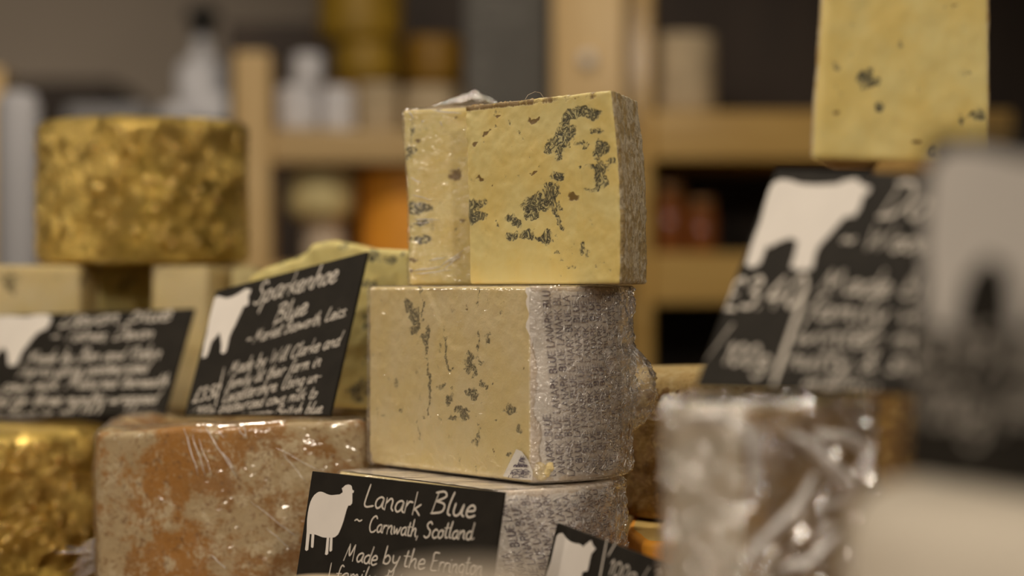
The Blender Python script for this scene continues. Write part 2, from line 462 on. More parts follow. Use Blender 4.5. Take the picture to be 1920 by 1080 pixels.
g('1', .30, '6,72 18,92 16,0')
g('3', .48, '8,84 26,94 38,76 18,52;18,52 42,38 34,6 6,8')
g('4', .54, '30,92 4,34 46,36;34,60 32,0')
g('5', .50, '42,92 14,92 12,56 34,58 40,22 22,0 4,10')
g('2', .50, '8,76 22,94 38,78 28,44 6,2;6,2 44,4')
g('9', .48, '38,80 24,94 8,78 14,56 34,62 40,84 34,40 26,0')
g('£', .58, '48,80 36,96 20,80 22,30 6,4 28,6 50,2;4,48 38,50')
g('.', .22, '8,2 10,6')
g(',', .22, '10,6 4,-16')
g('-', .36, '4,30 30,32')
g('~', .50, '2,34 14,46 28,34 42,46')
g('/', .44, '2,-16 38,100')
g('(', .30, '24,104 8,70 8,24 22,-12')
g(')', .30, '6,104 22,70 20,24 4,-12')
g('|', .2, '10,100 6,-20')
g('&', .6, '50,20 30,0 10,20 36,66 26,92 14,76 52,0')
g('\u2022', .3, '8,38 10,42')
CAPS = {'L': (.62, '12,100 12,0;12,0 54,0'), 'A': (.80, '2,0 36,100;36,100 70,0;14,34 58,34'), 'N': (.84, '12,0 12,100;12,100 66,0;66,0 66,100'),
        'R': (.74, '12,0 12,100;12,100 44,98 58,76 44,54 12,52;36,52 62,0'), 'K': (.74, '12,0 12,100;60,100 12,46;26,60 64,0'),
        'B': (.74, '12,0 12,100;12,100 44,98 54,78 42,56 12,54;12,54 48,50 60,26 46,2 12,0'), 'U': (.80, '12,100 12,30 22,4 38,-2 54,4 66,30 66,100'),
        'E': (.66, '56,100 12,100;12,100 12,0;12,0 58,0;12,52 50,52'), ' ': (.40, '')}

def catmull(p, n=6):
    if len(p) < 3: return p
    q = [p[0]] + list(p) + [p[-1]]; out = []
    for i in range(1, len(q) - 2):
        a, b, c, d = (Vector(x) for x in q[i-1:i+3])
        for k in range(n):
            t = k / n
            out.append(tuple(.5 * ((2*b) + (c-a)*t + (2*a-5*b+4*c-d)*t*t + (3*b-a-3*c+d)*t**3)))
    out.append(tuple(p[-1])); return out

def hand(text, wob=.02):
    """strokes of a handwritten line; unit cap height; returns (width, strokes)"""
    x = 0; st = []
    for ch in text:
        if ch == ' ': x += .34; continue
        adv, ss = G[ch]; dy = random.uniform(-wob, wob); sc = random.uniform(.95, 1.06)
        for pts, sm in ss:
            p = [(x + a * sc, b * sc + dy) for a, b in pts]
            st.append(catmull(p) if len(p) > 2 else p)
        x += adv * sc
    return x, st

def block_caps(text):
    """width and, letter by letter, the strokes of printed capitals"""
    x = 0; out = []
    for ch in text:
        adv, s = CAPS[ch]; L = []
        for q in s.split(';'):
            if not q: continue
            p = [tuple(float(c) / 100 for c in t.split(',')) for t in q.split()]
            p = [(x + a, b) for a, b in p]; L.append(catmull(p, 3) if len(p) > 3 else p)
        if L: out.append(L)
        x += adv
    return x, out

def ribbon(st, wd, mapf, V, Fc):
    """flat pen strokes of width wd (same units as strokes); mapf(x,y)->3d"""
    for p in st:
        p = [Vector(a) for a in p]
        if len(p) < 2: continue
        L = []; R = []; n = len(p)
        for i in range(n):
            d = p[min(i+1, n-1)] - p[max(i-1, 0)]
            if d.length < 1e-9: d = Vector((1, 0))
            d.normalize(); m = Vector((-d.y, d.x)) * wd * .5
            c = p[i].copy()
            if i == 0: c -= d * wd * .4
            if i == n-1: c += d * wd * .4
            k = .55 if i in (0, n-1) else 1.0
            L.append(c + m * k); R.append(c - m * k)
        b = len(V)
        for a, c in zip(L, R): V.append(mapf(a.x, a.y)); V.append(mapf(c.x, c.y))
        for i in range(n - 1): Fc.append((b+2*i, b+2*i+1, b+2*i+3, b+2*i+2))

# ------------------------------------------------------------------ price signs
def unit(v): return v / v.length
class Sign:
    def __init__(s, label, TL, TR, BL, name='price_sign', width=None, height=None, thick=.0022, hr=None, group='handwritten price signs'):
        s.TL, s.u, s.v = TL, unit(TR - TL), unit(BL - TL)       # v points down the card
        s.W = width or (TR - TL).length; s.H = height or (BL - TL).length
        s.n = unit(s.v.cross(s.u))                               # towards the viewer
        if s.n.y > 0: s.n = -s.n
        base = TL + s.u * s.W / 2 + s.v * s.H
        s.root = empty(name, base, label, 'sign', group)
        s.HR = hr or s.H
        c = [TL, TL + s.u*s.W, TL + s.u*s.W + s.v*s.HR, TL + s.v*s.H]
        bk = [p - s.n * thick for p in c]
        o = mesh('board', c + bk, [(0,3,2,1),(4,5,6,7),(0,1,5,4),(1,2,6,5),(2,3,7,6),(3,0,4,7)], M['board'], s.root, smooth=False)
        m = o.modifiers.new('bevel', 'BEVEL'); m.width = .0004; m.segments = 2
        s.LV = []; s.LF = []
    def uv(s, px, py):
        d = Vector(((px - 960) / F, 1, (540 - py) / F)); o = Vector((0, 0, CZ))
        t = (s.TL - o).dot(s.n) / d.dot(s.n); q = o + d * t - s.TL
        a, b, c = s.u.dot(s.u), s.u.dot(s.v), s.v.dot(s.v); e, f = q.dot(s.u), q.dot(s.v); D = a*c - b*b
        return Vector(((e*c - f*b) / D, (f*a - e*b) / D))
    def at(s, u, v, h=.0002): return s.TL + s.u * u + s.v * v + s.n * h
    def write(s, text, p0, p1, cap, pen=.09, slant=.22):
        """text from p0 to p1 (where its baseline runs on the card), cap = capital height as seen"""
        a, b = s.uv(*p0), s.uv(*p1); top = s.uv(p0[0] + cap * .2, p0[1] - cap)
        d = b - a; L = d.length; d /= L; nrm = Vector((d.y, -d.x)); hc = abs((top - a).dot(nrm))
        w_, st = hand(text); kx = L / w_
        st = [[(x * kx + y * hc * slant, y * hc) for x, y in p] for p in st]
        def mp(x, y):
            q = a + d * x + nrm * y
            q.x = min(max(q.x, .001), s.W - .001); q.y = min(max(q.y, .001), s.H + (s.HR - s.H) * q.x / s.W - .001)
            return s.at(q.x, q.y, .00025)
        ribbon(st, hc * pen, mp, s.LV, s.LF)
    def line(s, p0, p1, wd):
        a, b = s.uv(*p0), s.uv(*p1)
        ribbon([[tuple(a.lerp(b, k / 6)) for k in range(7)]], wd, lambda x, y: s.at(x, min(y, s.H - .001), .00025), s.LV, s.LF)
    def finish(s): return mesh('lettering', s.LV, s.LF, M['ink'], s.root, smooth=False)
    def shape(s, name, poly):
        q = [s.uv(*p) for p in poly]
        q = [Vector((min(max(a.x, .001), s.W - .001), min(max(a.y, .001), s.H - .001))) for a in q]
        n = len(q); f = [s.at(a.x, a.y, .0003) for a in q]; k = [s.at(a.x, a.y, .00005) for a in q]
        tris = tessellate_polygon([[Vector((a.x, a.y, 0)) for a in q]])
        fs = [tuple(t) for t in tris] + [(i, (i+1) % n, (i+1) % n + n, i + n) for i in range(n)]
        o = mesh(name, f + k, fs, M['white'], s.root, smooth=False); return o

def split_solid(names, outline, z0, z1, mats, parent, **kw):
    """build a solid and keep each material's faces as a part of its own"""
    o = solid('whole', outline, z0, z1, mats, None, **kw)
    me = o.data; co = [v.co.copy() for v in me.vertices]
    av = {k: [d.value for d in me.attributes[k].data] for k in ('vein', 'pit') if k in me.attributes}
    res = []
    for mi, nm in enumerate(names):
        idx = {}; vs = []; fs = []
        for p in me.polygons:
            if p.material_index != mi: continue
            f = []
            for i in p.vertices:
                if i not in idx: idx[i] = len(vs); vs.append(co[i])
                f.append(idx[i])
            fs.append(tuple(f))
        if not fs: continue
        at = {k: [a[i] for i in idx] for k, a in av.items()}
        res.append(mesh(nm, vs, fs, mats[mi], parent, None, at))
    bpy.data.objects.remove(o); bpy.data.meshes.remove(me)
    return res

ZC = 1.06      # counter top
# ------------------------------------------------------------------ room and counter
def struct(name, mb, mat, bevel=0):
    o = mb.build(name, mat, None, bevel=bevel); o['kind'] = 'structure'; return o
b = MB(); b.box((-4.2, -1.5, -.05), (4.2, 6.7, 0)); struct('floor', b, M['floor'])
b = MB(); b.box((-4.2, 6.5, 0), (4.2, 6.65, 3.0)); struct('wall_back', b, M['plaster'])
b = MB(); b.box((-4.2, -1.5, 0), (-4.1, 6.5, 3.0)); struct('wall_left', b, M['plaster'])
b = MB(); b.box((4.1, -1.5, 0), (4.2, 6.5, 3.0)); struct('wall_right', b, M['plaster'])
b = MB(); b.box((-4.2, -1.5, 3.0), (4.2, 6.65, 3.1)); struct('ceiling', b, M['plaster'])

t = empty('display_counter', (0, 1.3, 0), 'long wooden counter carrying all the cut cheeses and price signs', 'counter')
b = MB(); b.box((-.75, .42, ZC - .04), (.6, 2.25, ZC)); b.build('worktop', M['table'], t, bevel=.004)
b = MB(); b.box((-.70, .48, .06), (.55, 2.19, ZC - .04)); b.build('cabinet', M['dark_wood'], t, bevel=.004)
b = MB(); b.box((-.66, .52, 0), (.51, 2.15, .06)); b.build('plinth', M['black'], t)

# ------------------------------------------------------------------ pine shelving behind (about 3.6 m away)
YS = 3.6
sh = empty('shelving_unit', (0, YS, 0), 'tall pine shelving unit with boards behind the counter', 'shelves')
def pbox(b, x0, x1, y0, y1, Y, d):
    a = P(x0, y1, Y); c = P(x1, y0, Y); b.box((a.x, Y, a.z), (c.x, Y + d, c.z))
def fullpost(x0, x1, ytop, Y, d, mat='pine'):
    b = MB(); a = P(x0, ytop, Y); c = P(x1, ytop, Y); b.box((a.x, Y, 0), (c.x, Y + d, a.z)); return b.build('post', M[mat], sh, bevel=.006)
fullpost(1036, 1172, -150, YS - .03, .11)
fullpost(1172, 1224, -150, YS + .03, .06, 'pine_board')
fullpost(436, 506, 96, YS - .02, .08)
fullpost(-70, 6, 128, YS + .2, .08)
def shelf(x0, x1, y0, y1, Y=YS, d=.5, mat='pine_board'):
    b = MB(); pbox(b, x0, x1, y0, y1, Y, d); return b.build('shelf_board', M[mat], sh, bevel=.004)
shelf(506, 1036, 243, 306, mat='pine_cool_lit'); shelf(506, 1036, 497, 560, mat='pine_cool_lit')
shelf(1224, 1900, 208, 300, YS + .02); shelf(1224, 1900, 474, 570, YS + .02)
b = MB(); a = P(1180, 0, 4.15); c = P(2100, 0, 4.15); b.box((a.x, 4.15, 0), (c.x, 4.19, 2.2)); b.build('back_panel', M['dark_wood'], sh)
b = MB(); a = P(735, 0, 4.17); c = P(1180, 0, 4.17); b.box((a.x, 4.15, 0), (c.x, 4.19, 2.2)); b.build('back_panel', M['dark_wood'], sh)
b = MB(); a = P(428, 45, 4.17); c = P(735, 0, 4.17); b.box((a.x, 4.15, 0), (c.x, 4.19, a.z)); b.build('back_panel', M['dark_wood'], sh)
kn = P(1101, 112, YS - .03)
b = MB(); b.lathe((0, 0, 0), [(.001, 0), (.009, .001), (.012, .008), (.009, .015), (.001, .017)], 24)
b.v = [Vector((v.x, -v.z, v.y)) + kn for v in b.v]; b.build('highlight_knob', M['knob'], sh, smooth=True)  # added white knob, stands in for a lamp highlight on the post

def wheel(name, x0, x1, ytop, ybot, Y, mat, label, group=None, sides=None, cat='cheese', rnd=.25, mat2=None):
    """a whole small cheese standing with its front at depth Y"""
    a = P(x0, ybot, Y); c = P(x1, ytop, Y)
    if ybot in (243, 497): a.z = P(0, ybot, YS).z + .002
    if ybot in (208, 474): a.z = P(0, ybot, YS + .02).z + .002
    R = (c.x - a.x) / 2; h = c.z - a.z; r = min(R, h) * rnd
    cx = (a.x + c.x) / 2
    root = empty(name, (cx, Y + R, a.z), label, cat, group)
    solid('rind', circle((cx, Y + R), R, 64), a.z, c.z, [M[mat]], root, r, r, step=.02, stepz=.02,
          disp=lambda v, f: .0008 * fbm(v, 22, cx * 10))
    return root
ZB = P(0, 243, YS).z
W = [  # left upper bay: pale small cheeses in front, ochre ones stacked behind
    ('wrapped_cheese', 516, 596, 158, 243, 3.63, 'plastic', 'small white wrapped cheese on the left shelf, beside the pine post'),
    ('wrapped_cheese', 546, 604, 98, 158, 3.63, 'plastic', 'round white wrapped cheese stacked highest of the white ones on the left shelf'),
    ('wrapped_cheese', 600, 664, 160, 243, 3.64, 'plastic', 'white wrapped cheese between its white twin and the beige cloth cheeses'),
    ('cloth_cheese', 668, 748, 153, 243, 3.64, 'beige', 'beige cloth bound cheese beside the white wrapped ones on the shelf'),
    ('cloth_cheese', 752, 862, 158, 243, 3.64, 'beige', 'wider beige cloth bound cheese next to the grey chalkboard'),
    ('waxed_cheese', 590, 748, 150, 243, 3.84, 'amber_wax', 'lowest ochre waxed cheese at the back of the left shelf'),
    ('waxed_cheese', 622, 744, 74, 150, 3.84, 'yellow_wax', 'bright ochre waxed cheese, middle of the stack on the left shelf'),
    ('waxed_cheese', 590, 752, -60, 74, 3.84, 'yellow_wax', 'large ochre waxed cheese at the top of the left shelf stack'),
    ('waxed_cheese', 752, 880, 154, 243, 3.86, 'amber_wax', 'dark amber waxed cheese behind the beige cloth cheese'),
    ('waxed_cheese', 756, 868, 64, 154, 3.86, 'amber_wax', 'amber waxed cheese stacked left of the grey chalkboard'),
]
for a in W:
    wheel(*a, group={'wrapped_cheese': 'white wrapped cheeses on the shelf', 'cloth_cheese': 'cloth bound cheeses on the shelf', 'waxed_cheese': 'waxed cheeses on the shelf'}[a[0]])
wheel('cream_cheese', 532, 662, 318, 410, 3.64, 'cream', 'domed cream yellow cheese on a narrower pale one under the left shelf', rnd=.48)
wheel('small_cheese', 566, 644, 410, 497, 3.68, 'pale', 'narrow pale cheese carrying the domed cream yellow cheese')
wheel('orange_cheese', 668, 860, 314, 497, 3.66, 'orange', 'big bright orange cheese under the left shelf', rnd=.12)
wheel('shelf_cheese', 1226, 1346, 60, 208, 3.66, 'beige', 'tall cream cheese on the right shelf beside the pine post', rnd=.12)
for k, (x0, x1, yt) in enumerate(((1226, 1288, 345), (1290, 1346, 372))):
    a = P(x0, 474, 3.66); c = P(x1, yt, 3.66); R = (c.x - a.x) / 2; h = c.z - a.z
    j = empty('preserve_jar', ((a.x + c.x) / 2, 3.66 + R, a.z), ('taller' if k == 0 else 'shorter') + ' amber preserve jar on the lower right shelf', 'jar', 'preserve jars on the shelf')
    b = MB(); b.lathe(j.location, [(R*.9, 0), (R, .006), (R, h*.68), (R*.8, h*.8), (R*.8, h*.82)]); b.build('glass', M['amber_glass'], j, True)
    b = MB(); b.lathe(j.location, [(R*.86, h*.82), (R*.86, h*.99), (R*.8, h)]); b.build('lid', M['lid'], j, True)

# grey chalkboard on the shelf
TL, TR, BL = P(872, -40, 3.63), P(1026, -40, 3.63), P(872, 243, 3.605)
cb = empty('chalkboard', (TL + TR) / 2 * .5 + BL * .5, 'grey upright chalkboard on the shelf left of the wide pine post', 'chalkboard')
b = MB(); b.box((TL.x, 3.615, BL.z), (TR.x, 3.635, TL.z)); b.build('panel', M['slate'], cb, bevel=.003)
V, Fc = [], []
for k in range(7):
    w_, st = hand(['Cheese', 'of the week', 'hard &', 'soft', 'blue', 'cut to', 'order'][k]); s_ = min(.016, .105 / w_)
    ribbon(st, .1, lambda x, y, k=k, s_=s_: Vector((TL.x + .012 + x * s_, 3.6145, TL.z - .035 - k * .028 + y * s_)), V, Fc)
mesh('lettering', V, Fc, m_plain('faint_chalk', (.25, .24, .22), .9), cb, smooth=False)

# left of the shelves: wall end, dark cabinet, white bottles
b = MB(); a = P(-200, 150, 6.0); c = P(212, 150, 6.0); b.box((a.x, 6.0, 0), (c.x, 6.45, a.z))
tag(b.build('cabinet', M['dark_wood'], None, bevel=.01), 'low dark wooden cabinet against the far taupe wall', 'cabinet')
t = empty('side_table', (P(250, 240, 4.6).x, 4.75, 0), 'dark side table holding white bottles behind the gold wheel', 'table')
a = P(60, 236, 4.6); c = P(436, 236, 4.6)
b = MB(); b.box((a.x, 4.5, a.z - .04), (c.x, 5.0, a.z)); b.build('table_top', M['dark_wood'], t, bevel=.004)
for sx in (a.x + .03, c.x - .07):
    for sy in (4.53, 4.93):
        b = MB(); b.box((sx, sy, 0), (sx + .04, sy + .04, a.z - .04)); b.build('leg', M['dark_wood'], t)
def bottle(x0, x1, ysh, ytop, Y, label, cap, mat='plastic'):
    z = a.z; q = P((x0 + x1) / 2, 0, Y); R = (x1 - x0) / 2 / F * Y; hs = P(0, ysh, Y).z - z; ht = P(0, ytop, Y).z - z
    j = empty('bottle', (q.x, Y, z), label, 'bottle', 'white bottles on the side table')
    b = MB(); b.lathe(j.location, [(R*.94, 0), (R, .01), (R, hs - R*.6), (R*.8, hs - R*.25), (R*.34, hs), (R*.34, ht)]); b.build('bottle_body', M[mat], j, True)
    b = MB(); b.lathe(j.location, [(R*.42, ht), (R*.42, ht + cap*.5), (R*.62, ht + cap*.55), (R*.62, ht + cap), (R*.5, ht + cap*1.05)]); b.build('cap', M['black'], j, True)
bottle(332, 428, 104, 70, 4.66, 'tall white plastic bottle with a black cap', .055)
b = MB(); q = P(410, 200, 4.58); b.lathe((q.x, 4.58, a.z), [(.045, 0), (.05, .01), (.05, .05), (.04, .056)])
tag(b.build('tub', M['plastic'], None, True), 'low white tub in front of the tall white bottle', 'tub')
b = MB(); q = P(340, 200, 4.57); b.lathe((q.x, 4.57, a.z), [(.04, 0), (.044, .01), (.044, .03), (.03, .036)])
tag(b.build('saucer_tub', M['plastic'], None, True), 'small flat white tub left of the tall white bottle', 'tub')
b = MB(); q0, q1 = P(130, 200, 4.75), P(285, 200, 4.75); b.box((q0.x, 4.7, a.z), (q1.x, 4.85, q0.z))
tag(b.build('storage_box', M['greyplastic'], None, bevel=.012), 'low grey plastic box left of the white bottles', 'box')
q = P(32, 170, 3.2); b = MB(); R = 42 / F * 3.2
b.lathe((q.x, 3.2, 0.0), [(R*.96, .0), (R, .01), (R, q.z - .02), (R*.8, q.z - .004), (R*.3, q.z)])
tag(b.build('paper_roll', M['plastic'], None, True), 'upright white roll standing at the far left edge', 'roll')

# ------------------------------------------------------------------ the two wedges on top of the stack
A = Vector((-.0287, 1.46)); Bc = Vector((.0612, 1.352)); Cc = Vector((.0810, 1.44)); Dd = Vector((.045, 1.53)); Ee = Vector((.008, 1.53))
ZT = 1.3022
veins_top = vein_map([
    (1060,195,32,22),(1110,182,45,26),(1155,190,28,28),(1035,212,20,14),(1040,280,35,34),(1000,322,46,40),(975,350,28,35),(1000,402,18,24),
    (1095,320,20,12,.9),(1135,345,22,11,.9),(1212,348,34,24),(1185,385,14,22),(1155,442,17,18,.9),(1260,415,25,12,.7),(1205,468,26,38),(1205,520,24,24),
    (1160,555,30,14,.9),(1190,268,36,13,.6),(1095,450,10,14,.6),(990,490,26,14,1.2),(965,556,25,34),(930,590,40,34),(905,622,55,28,1.2),(870,648,28,24),(865,680,24,18),
    (985,630,1003,745,13,1.0,'line'),(762,692,25,13,.9),(795,720,28,20),(775,782,24,16),(838,768,30,18),(890,787,34,18),(935,785,34,24),
    (600,630,40,20),(622,680,34,20),(580,702,24,24),(562,650,12,50,1.1),(1112,822,17,24,.9),(1140,860,8,14,.8),(990,855,9,14,.8),(1000,890,13,11,.7),
    (1050,930,20,9,.6),(1080,925,10,8,.6),(710,720,7,24,.6),(755,150,758,240,14,.45,'line'),(1300,540,60,20,.3),(1340,625,26,10,.8),(1345,705,20,16,1.0)],
    [(705,210,20,11),(866,217,26,11),(665,263,11,11),(635,290,11,9),(605,332,20,12),(620,510,20,9),(680,547,8,6),(1070,590,28,20),(1300,617,16,8),(885,475,18,7),(885,208,9,8)],
    660, 140, 2.5717)
veins_side = vein_map([(285,250,14,90,.55),(285,375,20,34,.7),(320,645,44,34),(338,722,44,16),(332,795,50,16),(300,500,10,60,.35),(450,720,10,8,.5)],
    [(500,487,36,24),(295,890,15,15),(295,955,15,10),(505,205,12,9),(415,170,20,12),(330,320,16,8),(545,690,16,10)], 660, 140, 2.5717)

root = empty('blue_cheese_wedge', (.02, 1.45, ZT), 'unwrapped ivory blue veined cheese wedge at the top of the middle stack', 'cheese')
ol = corner([A, Bc, Cc, Dd, Ee], ['cut', 'rind', 'rind', 'inner', 'inner'], [.0035, .004, .012, .004, .004])
def wtop(v):
    k = max(0, min(1, (v.z - ZT) / .108))
    s = (v.x - A.x) / (Bc.x - A.x)
    v = v.copy(); v.x += (.0035 * (1 - s) * (1 - k) - .0050 * s * k)          # sides lean a little
    if s > .75: v.x += .0022 * math.sin(k * math.pi)
    v.z += k * (.0012 * s + .0004 * fbm(v, 160, 2))
    return v
def dtop(v, f):
    if f == 'cap': return .0007 * fbm(v, 180, 1)
    if f == 'rind': return .0008 * fbm(v, 120, 4) + .0006 * fbm(v, 420, 2)
    a = .0003 * fbm(v, 140, 3) + .0010 * nz(v, 26, 9)
    e = max(0, 1 - (v.x - A.x) / .004)
    if e > 0 and v.y < 1.47: a -= e * .0022 * max(0, nz(Vector((0, 0, v.z)), 190, 5) + .8 * math.exp(-((v.z - 1.365) / .004) ** 2) + .7 * math.exp(-((v.z - 1.337) / .006) ** 2))
    return a
split_solid(['paste', 'rind'], ol, ZT, ZT + .1075, [M['stilton'], M['rind_grey']], root, r0=.0022, r1=.0014, step=.0011, disp=dtop, warp=wtop,
            vein=lambda x, y: (veins_top(x, y)[0], max(veins_top(x, y)[1], (.80 - .5 * max(0, min(1, (x - 930) / 200)) + .5 * noise.noise(Vector((x * .05, 0, 2)))) * max(0, min(1, (206 - .098 * (x - 870) + 7 - y) / 6)))), tagmat={'cut': 0, 'inner': 0, 'rind': 1}, top_mat=1)
# a stray crumb fringe along the top edge
b = MB()
for k in range(26):
    s = random.uniform(.0, .98) ** 1.3; p = A.lerp(Bc, s); z = ZT + .1075 + .0012 * s
    q = Vector((p.x + random.uniform(.001, .003), p.y + random.uniform(.001, .004), z - .0002)); r = random.uniform(.0006, .0014)
    b.lathe(q, [(r*.5, -r*.5), (r, 0), (r*.6, r*.6), (r*.1, r*.8)], 6)
b.build('crumbs', M['rind_top'], root, True)['kind'] = 'stuff'
b = MB(); p0 = P(985, 186, 1.42)
b.tube([p0, P(990, 178, 1.42), P(1003, 172, 1.42), P(1013, 174, 1.43), P(1020, 184, 1.43)], .00012, 5); b.build('loose_thread', M['pale'], root)

root2 = empty('blue_cheese_wedge', (-.03, 1.5, ZT), 'cling filmed ivory blue cheese wedge, half hidden by the unwrapped one', 'cheese')
Q = [Vector((-.0652, 1.513)), Vector((-.0130, 1.506)), Vector((.0035, 1.548)), Vector((-.035, 1.566))]
ol2 = corner(Q, ['cut', 'inner', 'rind', 'inner'], [.003, .004, .006, .005])
def wside(v):
    k = max(0, min(1, (v.z - ZT) / .108)); v = v.copy()
    v.x += -.0042 * k + .0022 * (1 - math.cos(k * 6.3)) * .25
    v.z += k * .0014 * (v.x + .064) / .04
    return v
z2 = ZT - .0004
split_solid(['paste', 'rind'], ol2, z2, z2 + .1095, [M['stilton'], M['rind_top']], root2, r0=.0025, r1=.0022, step=.0013, warp=wside,
            disp=lambda v, f: .0004 * fbm(v, 120, 8) + (.0008 * nz(v, 30, 2) if f != 'cap' else .0006 * fbm(v, 200, 3)), vein=veins_side,
            tagmat={'cut': 0, 'inner': 0, 'rind': 1}, top_mat=1)
ol2f = corner([Q[0] + Vector((-.0009, -.0010)), Q[1] + Vector((.0004, -.0010)), Q[2] + Vector((.001, .001)), Q[3] + Vector((-.001, .001))],
              ['cut', 'inner', 'rind', 'inner'], [.0035, .004, .006, .005])
def dfilm(v, f):
    k = (v.z - ZT) / .108
    a = ridged(Vector((v.x * .6 + v.z * .25, v.y, v.z * 2.2)), 70, 4) * .0005
    if k < .16: a += .0010 * ridged(Vector((v.x * .4 + v.z * .2, v.y * .4, v.z * 2.6)), 90, 9)
    return a
solid('cling_film', ol2f, z2 + .0006, z2 + .1108, [M['film_streak']], root2, .003, .003, step=.0012, warp=wside, disp=dfilm)
b = MB()
def on_wrap(x, y):
    px, py = 660 + x / 2.5717, 140 + y / 2.5717
    a, c = Q[0], Q[1]; d = (px - 960) / F; k = (a.x - d * a.y) / (d * (c.y - a.y) - (c.x - a.x))
    return P(px, py, a.y + (c.y - a.y) * k - .0016)
for x0, y0, x1, y1, r in ((272,175,302,218,.0005),(388,172,530,188,.0004),(425,225,437,252,.0004),(280,495,332,522,.0003),(290,578,385,606,.0003),(296,697,420,699,.0004),(300,716,400,709,.0003),
                          (372,896,455,879,.0005),(298,946,430,926,.0006),(300,962,480,941,.0004),(430,922,538,848,.0006),(440,938,535,862,.0004),(470,905,520,880,.0005),(335,228,347,222,.0006)):
    b.tube([on_wrap(x0 + (x1 - x0) * k / 4, y0 + (y1 - y0) * k / 4 + 2 * math.sin(k * 2 + x0)) for k in range(5)], [r * .3, r, r, r * .8, r * .3], 6)
b.build('film_pleats', M['film_pleat'], root2, True)['kind'] = 'stuff'  # laid along highlight streaks: milky pleats standing in for the glints
# peak of gathered film over the back of the wedges
def film_sheet(name, parent, nu, nv, f, mat):
    V = [f(i / nu, j / nv) for j in range(nv + 1) for i in range(nu + 1)]
    Fc = [(j*(nu+1)+i, j*(nu+1)+i+1, (j+1)*(nu+1)+i+1, (j+1)*(nu+1)+i) for j in range(nv) for i in range(nu)]
    return mesh(name, V, Fc, mat, parent)
def tent(u, v):
    x = P(800 + 145 * u, 0, 1.5).x; y = 1.512 + .044 * v
    pk = (max(0, 1 - abs(u - .62) / (.62 if u < .62 else .38))) ** .8
    h = .0005 + .0098 * pk * math.sin(math.pi * min(1, .05 + v * .95)) ** .7
    q = Vector((x, y, z2 + .1108 + h + .0012 * u))
    q.z += (.0016 * ridged(Vector((x * 2 + y, y * .5, 0)), 60, 3)) * pk
    return q
film_sheet('film_peak', root2, 60, 26, tent, M['film_crumple'])

# ------------------------------------------------------------------ the printed-paper blue cheeses (middle and bottom of the stack)
B_ANG = math.atan2(.10, .152)                 # direction the round side faces
PAPER = 'LANARK BLUE '
def cyl(c, R, t, z): return Vector((c[0] + R * math.cos(t), c[1] + R * math.sin(t), z))
def printed_half_wheel(c, R, off, z0, z1, root, vein, t_span, slope, face_disp=None, zpad=(.0006, .0004), row=.0068, caph=.0047):
    half = math.pi / 2 + math.asin(off / R)
    ol = wheel_outline(c, B_ANG, R, off)
    split_solid(['paste', 'rind'], ol, z0, z1, [M['lanark'], M['pale']], root, r0=.0025, r1=.0018, step=.0013, disp=face_disp,
                vein=vein, tagmat={'cut': 0, 'rind': 1}, top_mat=1)
    t0 = B_ANG - half
    # the paper band: starts ragged just round the corner and runs about the rind and over the top edge
    def pap(u, v):
        t = t0 + t_span[0] + (t_span[1] - t_span[0]) * u
        z = z0 + zpad[0] + (z1 - z0 - zpad[0] - zpad[1]) * v
        if u < .08: t += (1 - u / .08) * (.05 * fbm(Vector((0, 0, z)), 60, 2) + .10 * (1 - v) ** 1.0 * (1 if v < .9 else .6))
        rr = R + .0008 + .0005 * fbm(Vector((t * R, 0, z)), 60, 5) - (.0016 * max(0, (v - .96) / .04) + .0016 * max(0, (.04 - v) / .04))
        return cyl(c, rr, t, z)
    pp = film_sheet('paper_band', root, 90, 44, pap, M['paper'])
    V, Fc = [], []
    Hc = caph; w_, st0 = block_caps(PAPER * 5)
    t = t0 + t_span[0] - .25; k = 0
    kt = 1 / R
    while t < t0 + t_span[1] + .3:
        ph = random.uniform(0, w_ / 5)
        for letter in st0:
            Q_ = []; ok = True
            for stk in letter:          # letters read upwards
                q = []
                for x, y in stk:
                    x, y = (x - ph) * Hc * .98, y * Hc
                    z = z0 + .001 + x * math.cos(slope); tt = t - (y + x * math.sin(slope)) * kt
                    if z < z0 + .002 or z > z1 - .002 or tt < t0 + t_span[0] + .035 + .10 * (1 - (z - z0) / (z1 - z0)) or tt > t0 + t_span[1]: ok = False
                    q.append((tt / kt, z))
                Q_.append(q)
            if ok: ribbon(Q_, .00092, lambda a, b: cyl(c, R + .00175, a * kt, b), V, Fc)
        t += row * kt; k += 1
    lt = mesh('printed_words', V, Fc, M['print'], pp, smooth=False)
    return ol, t0

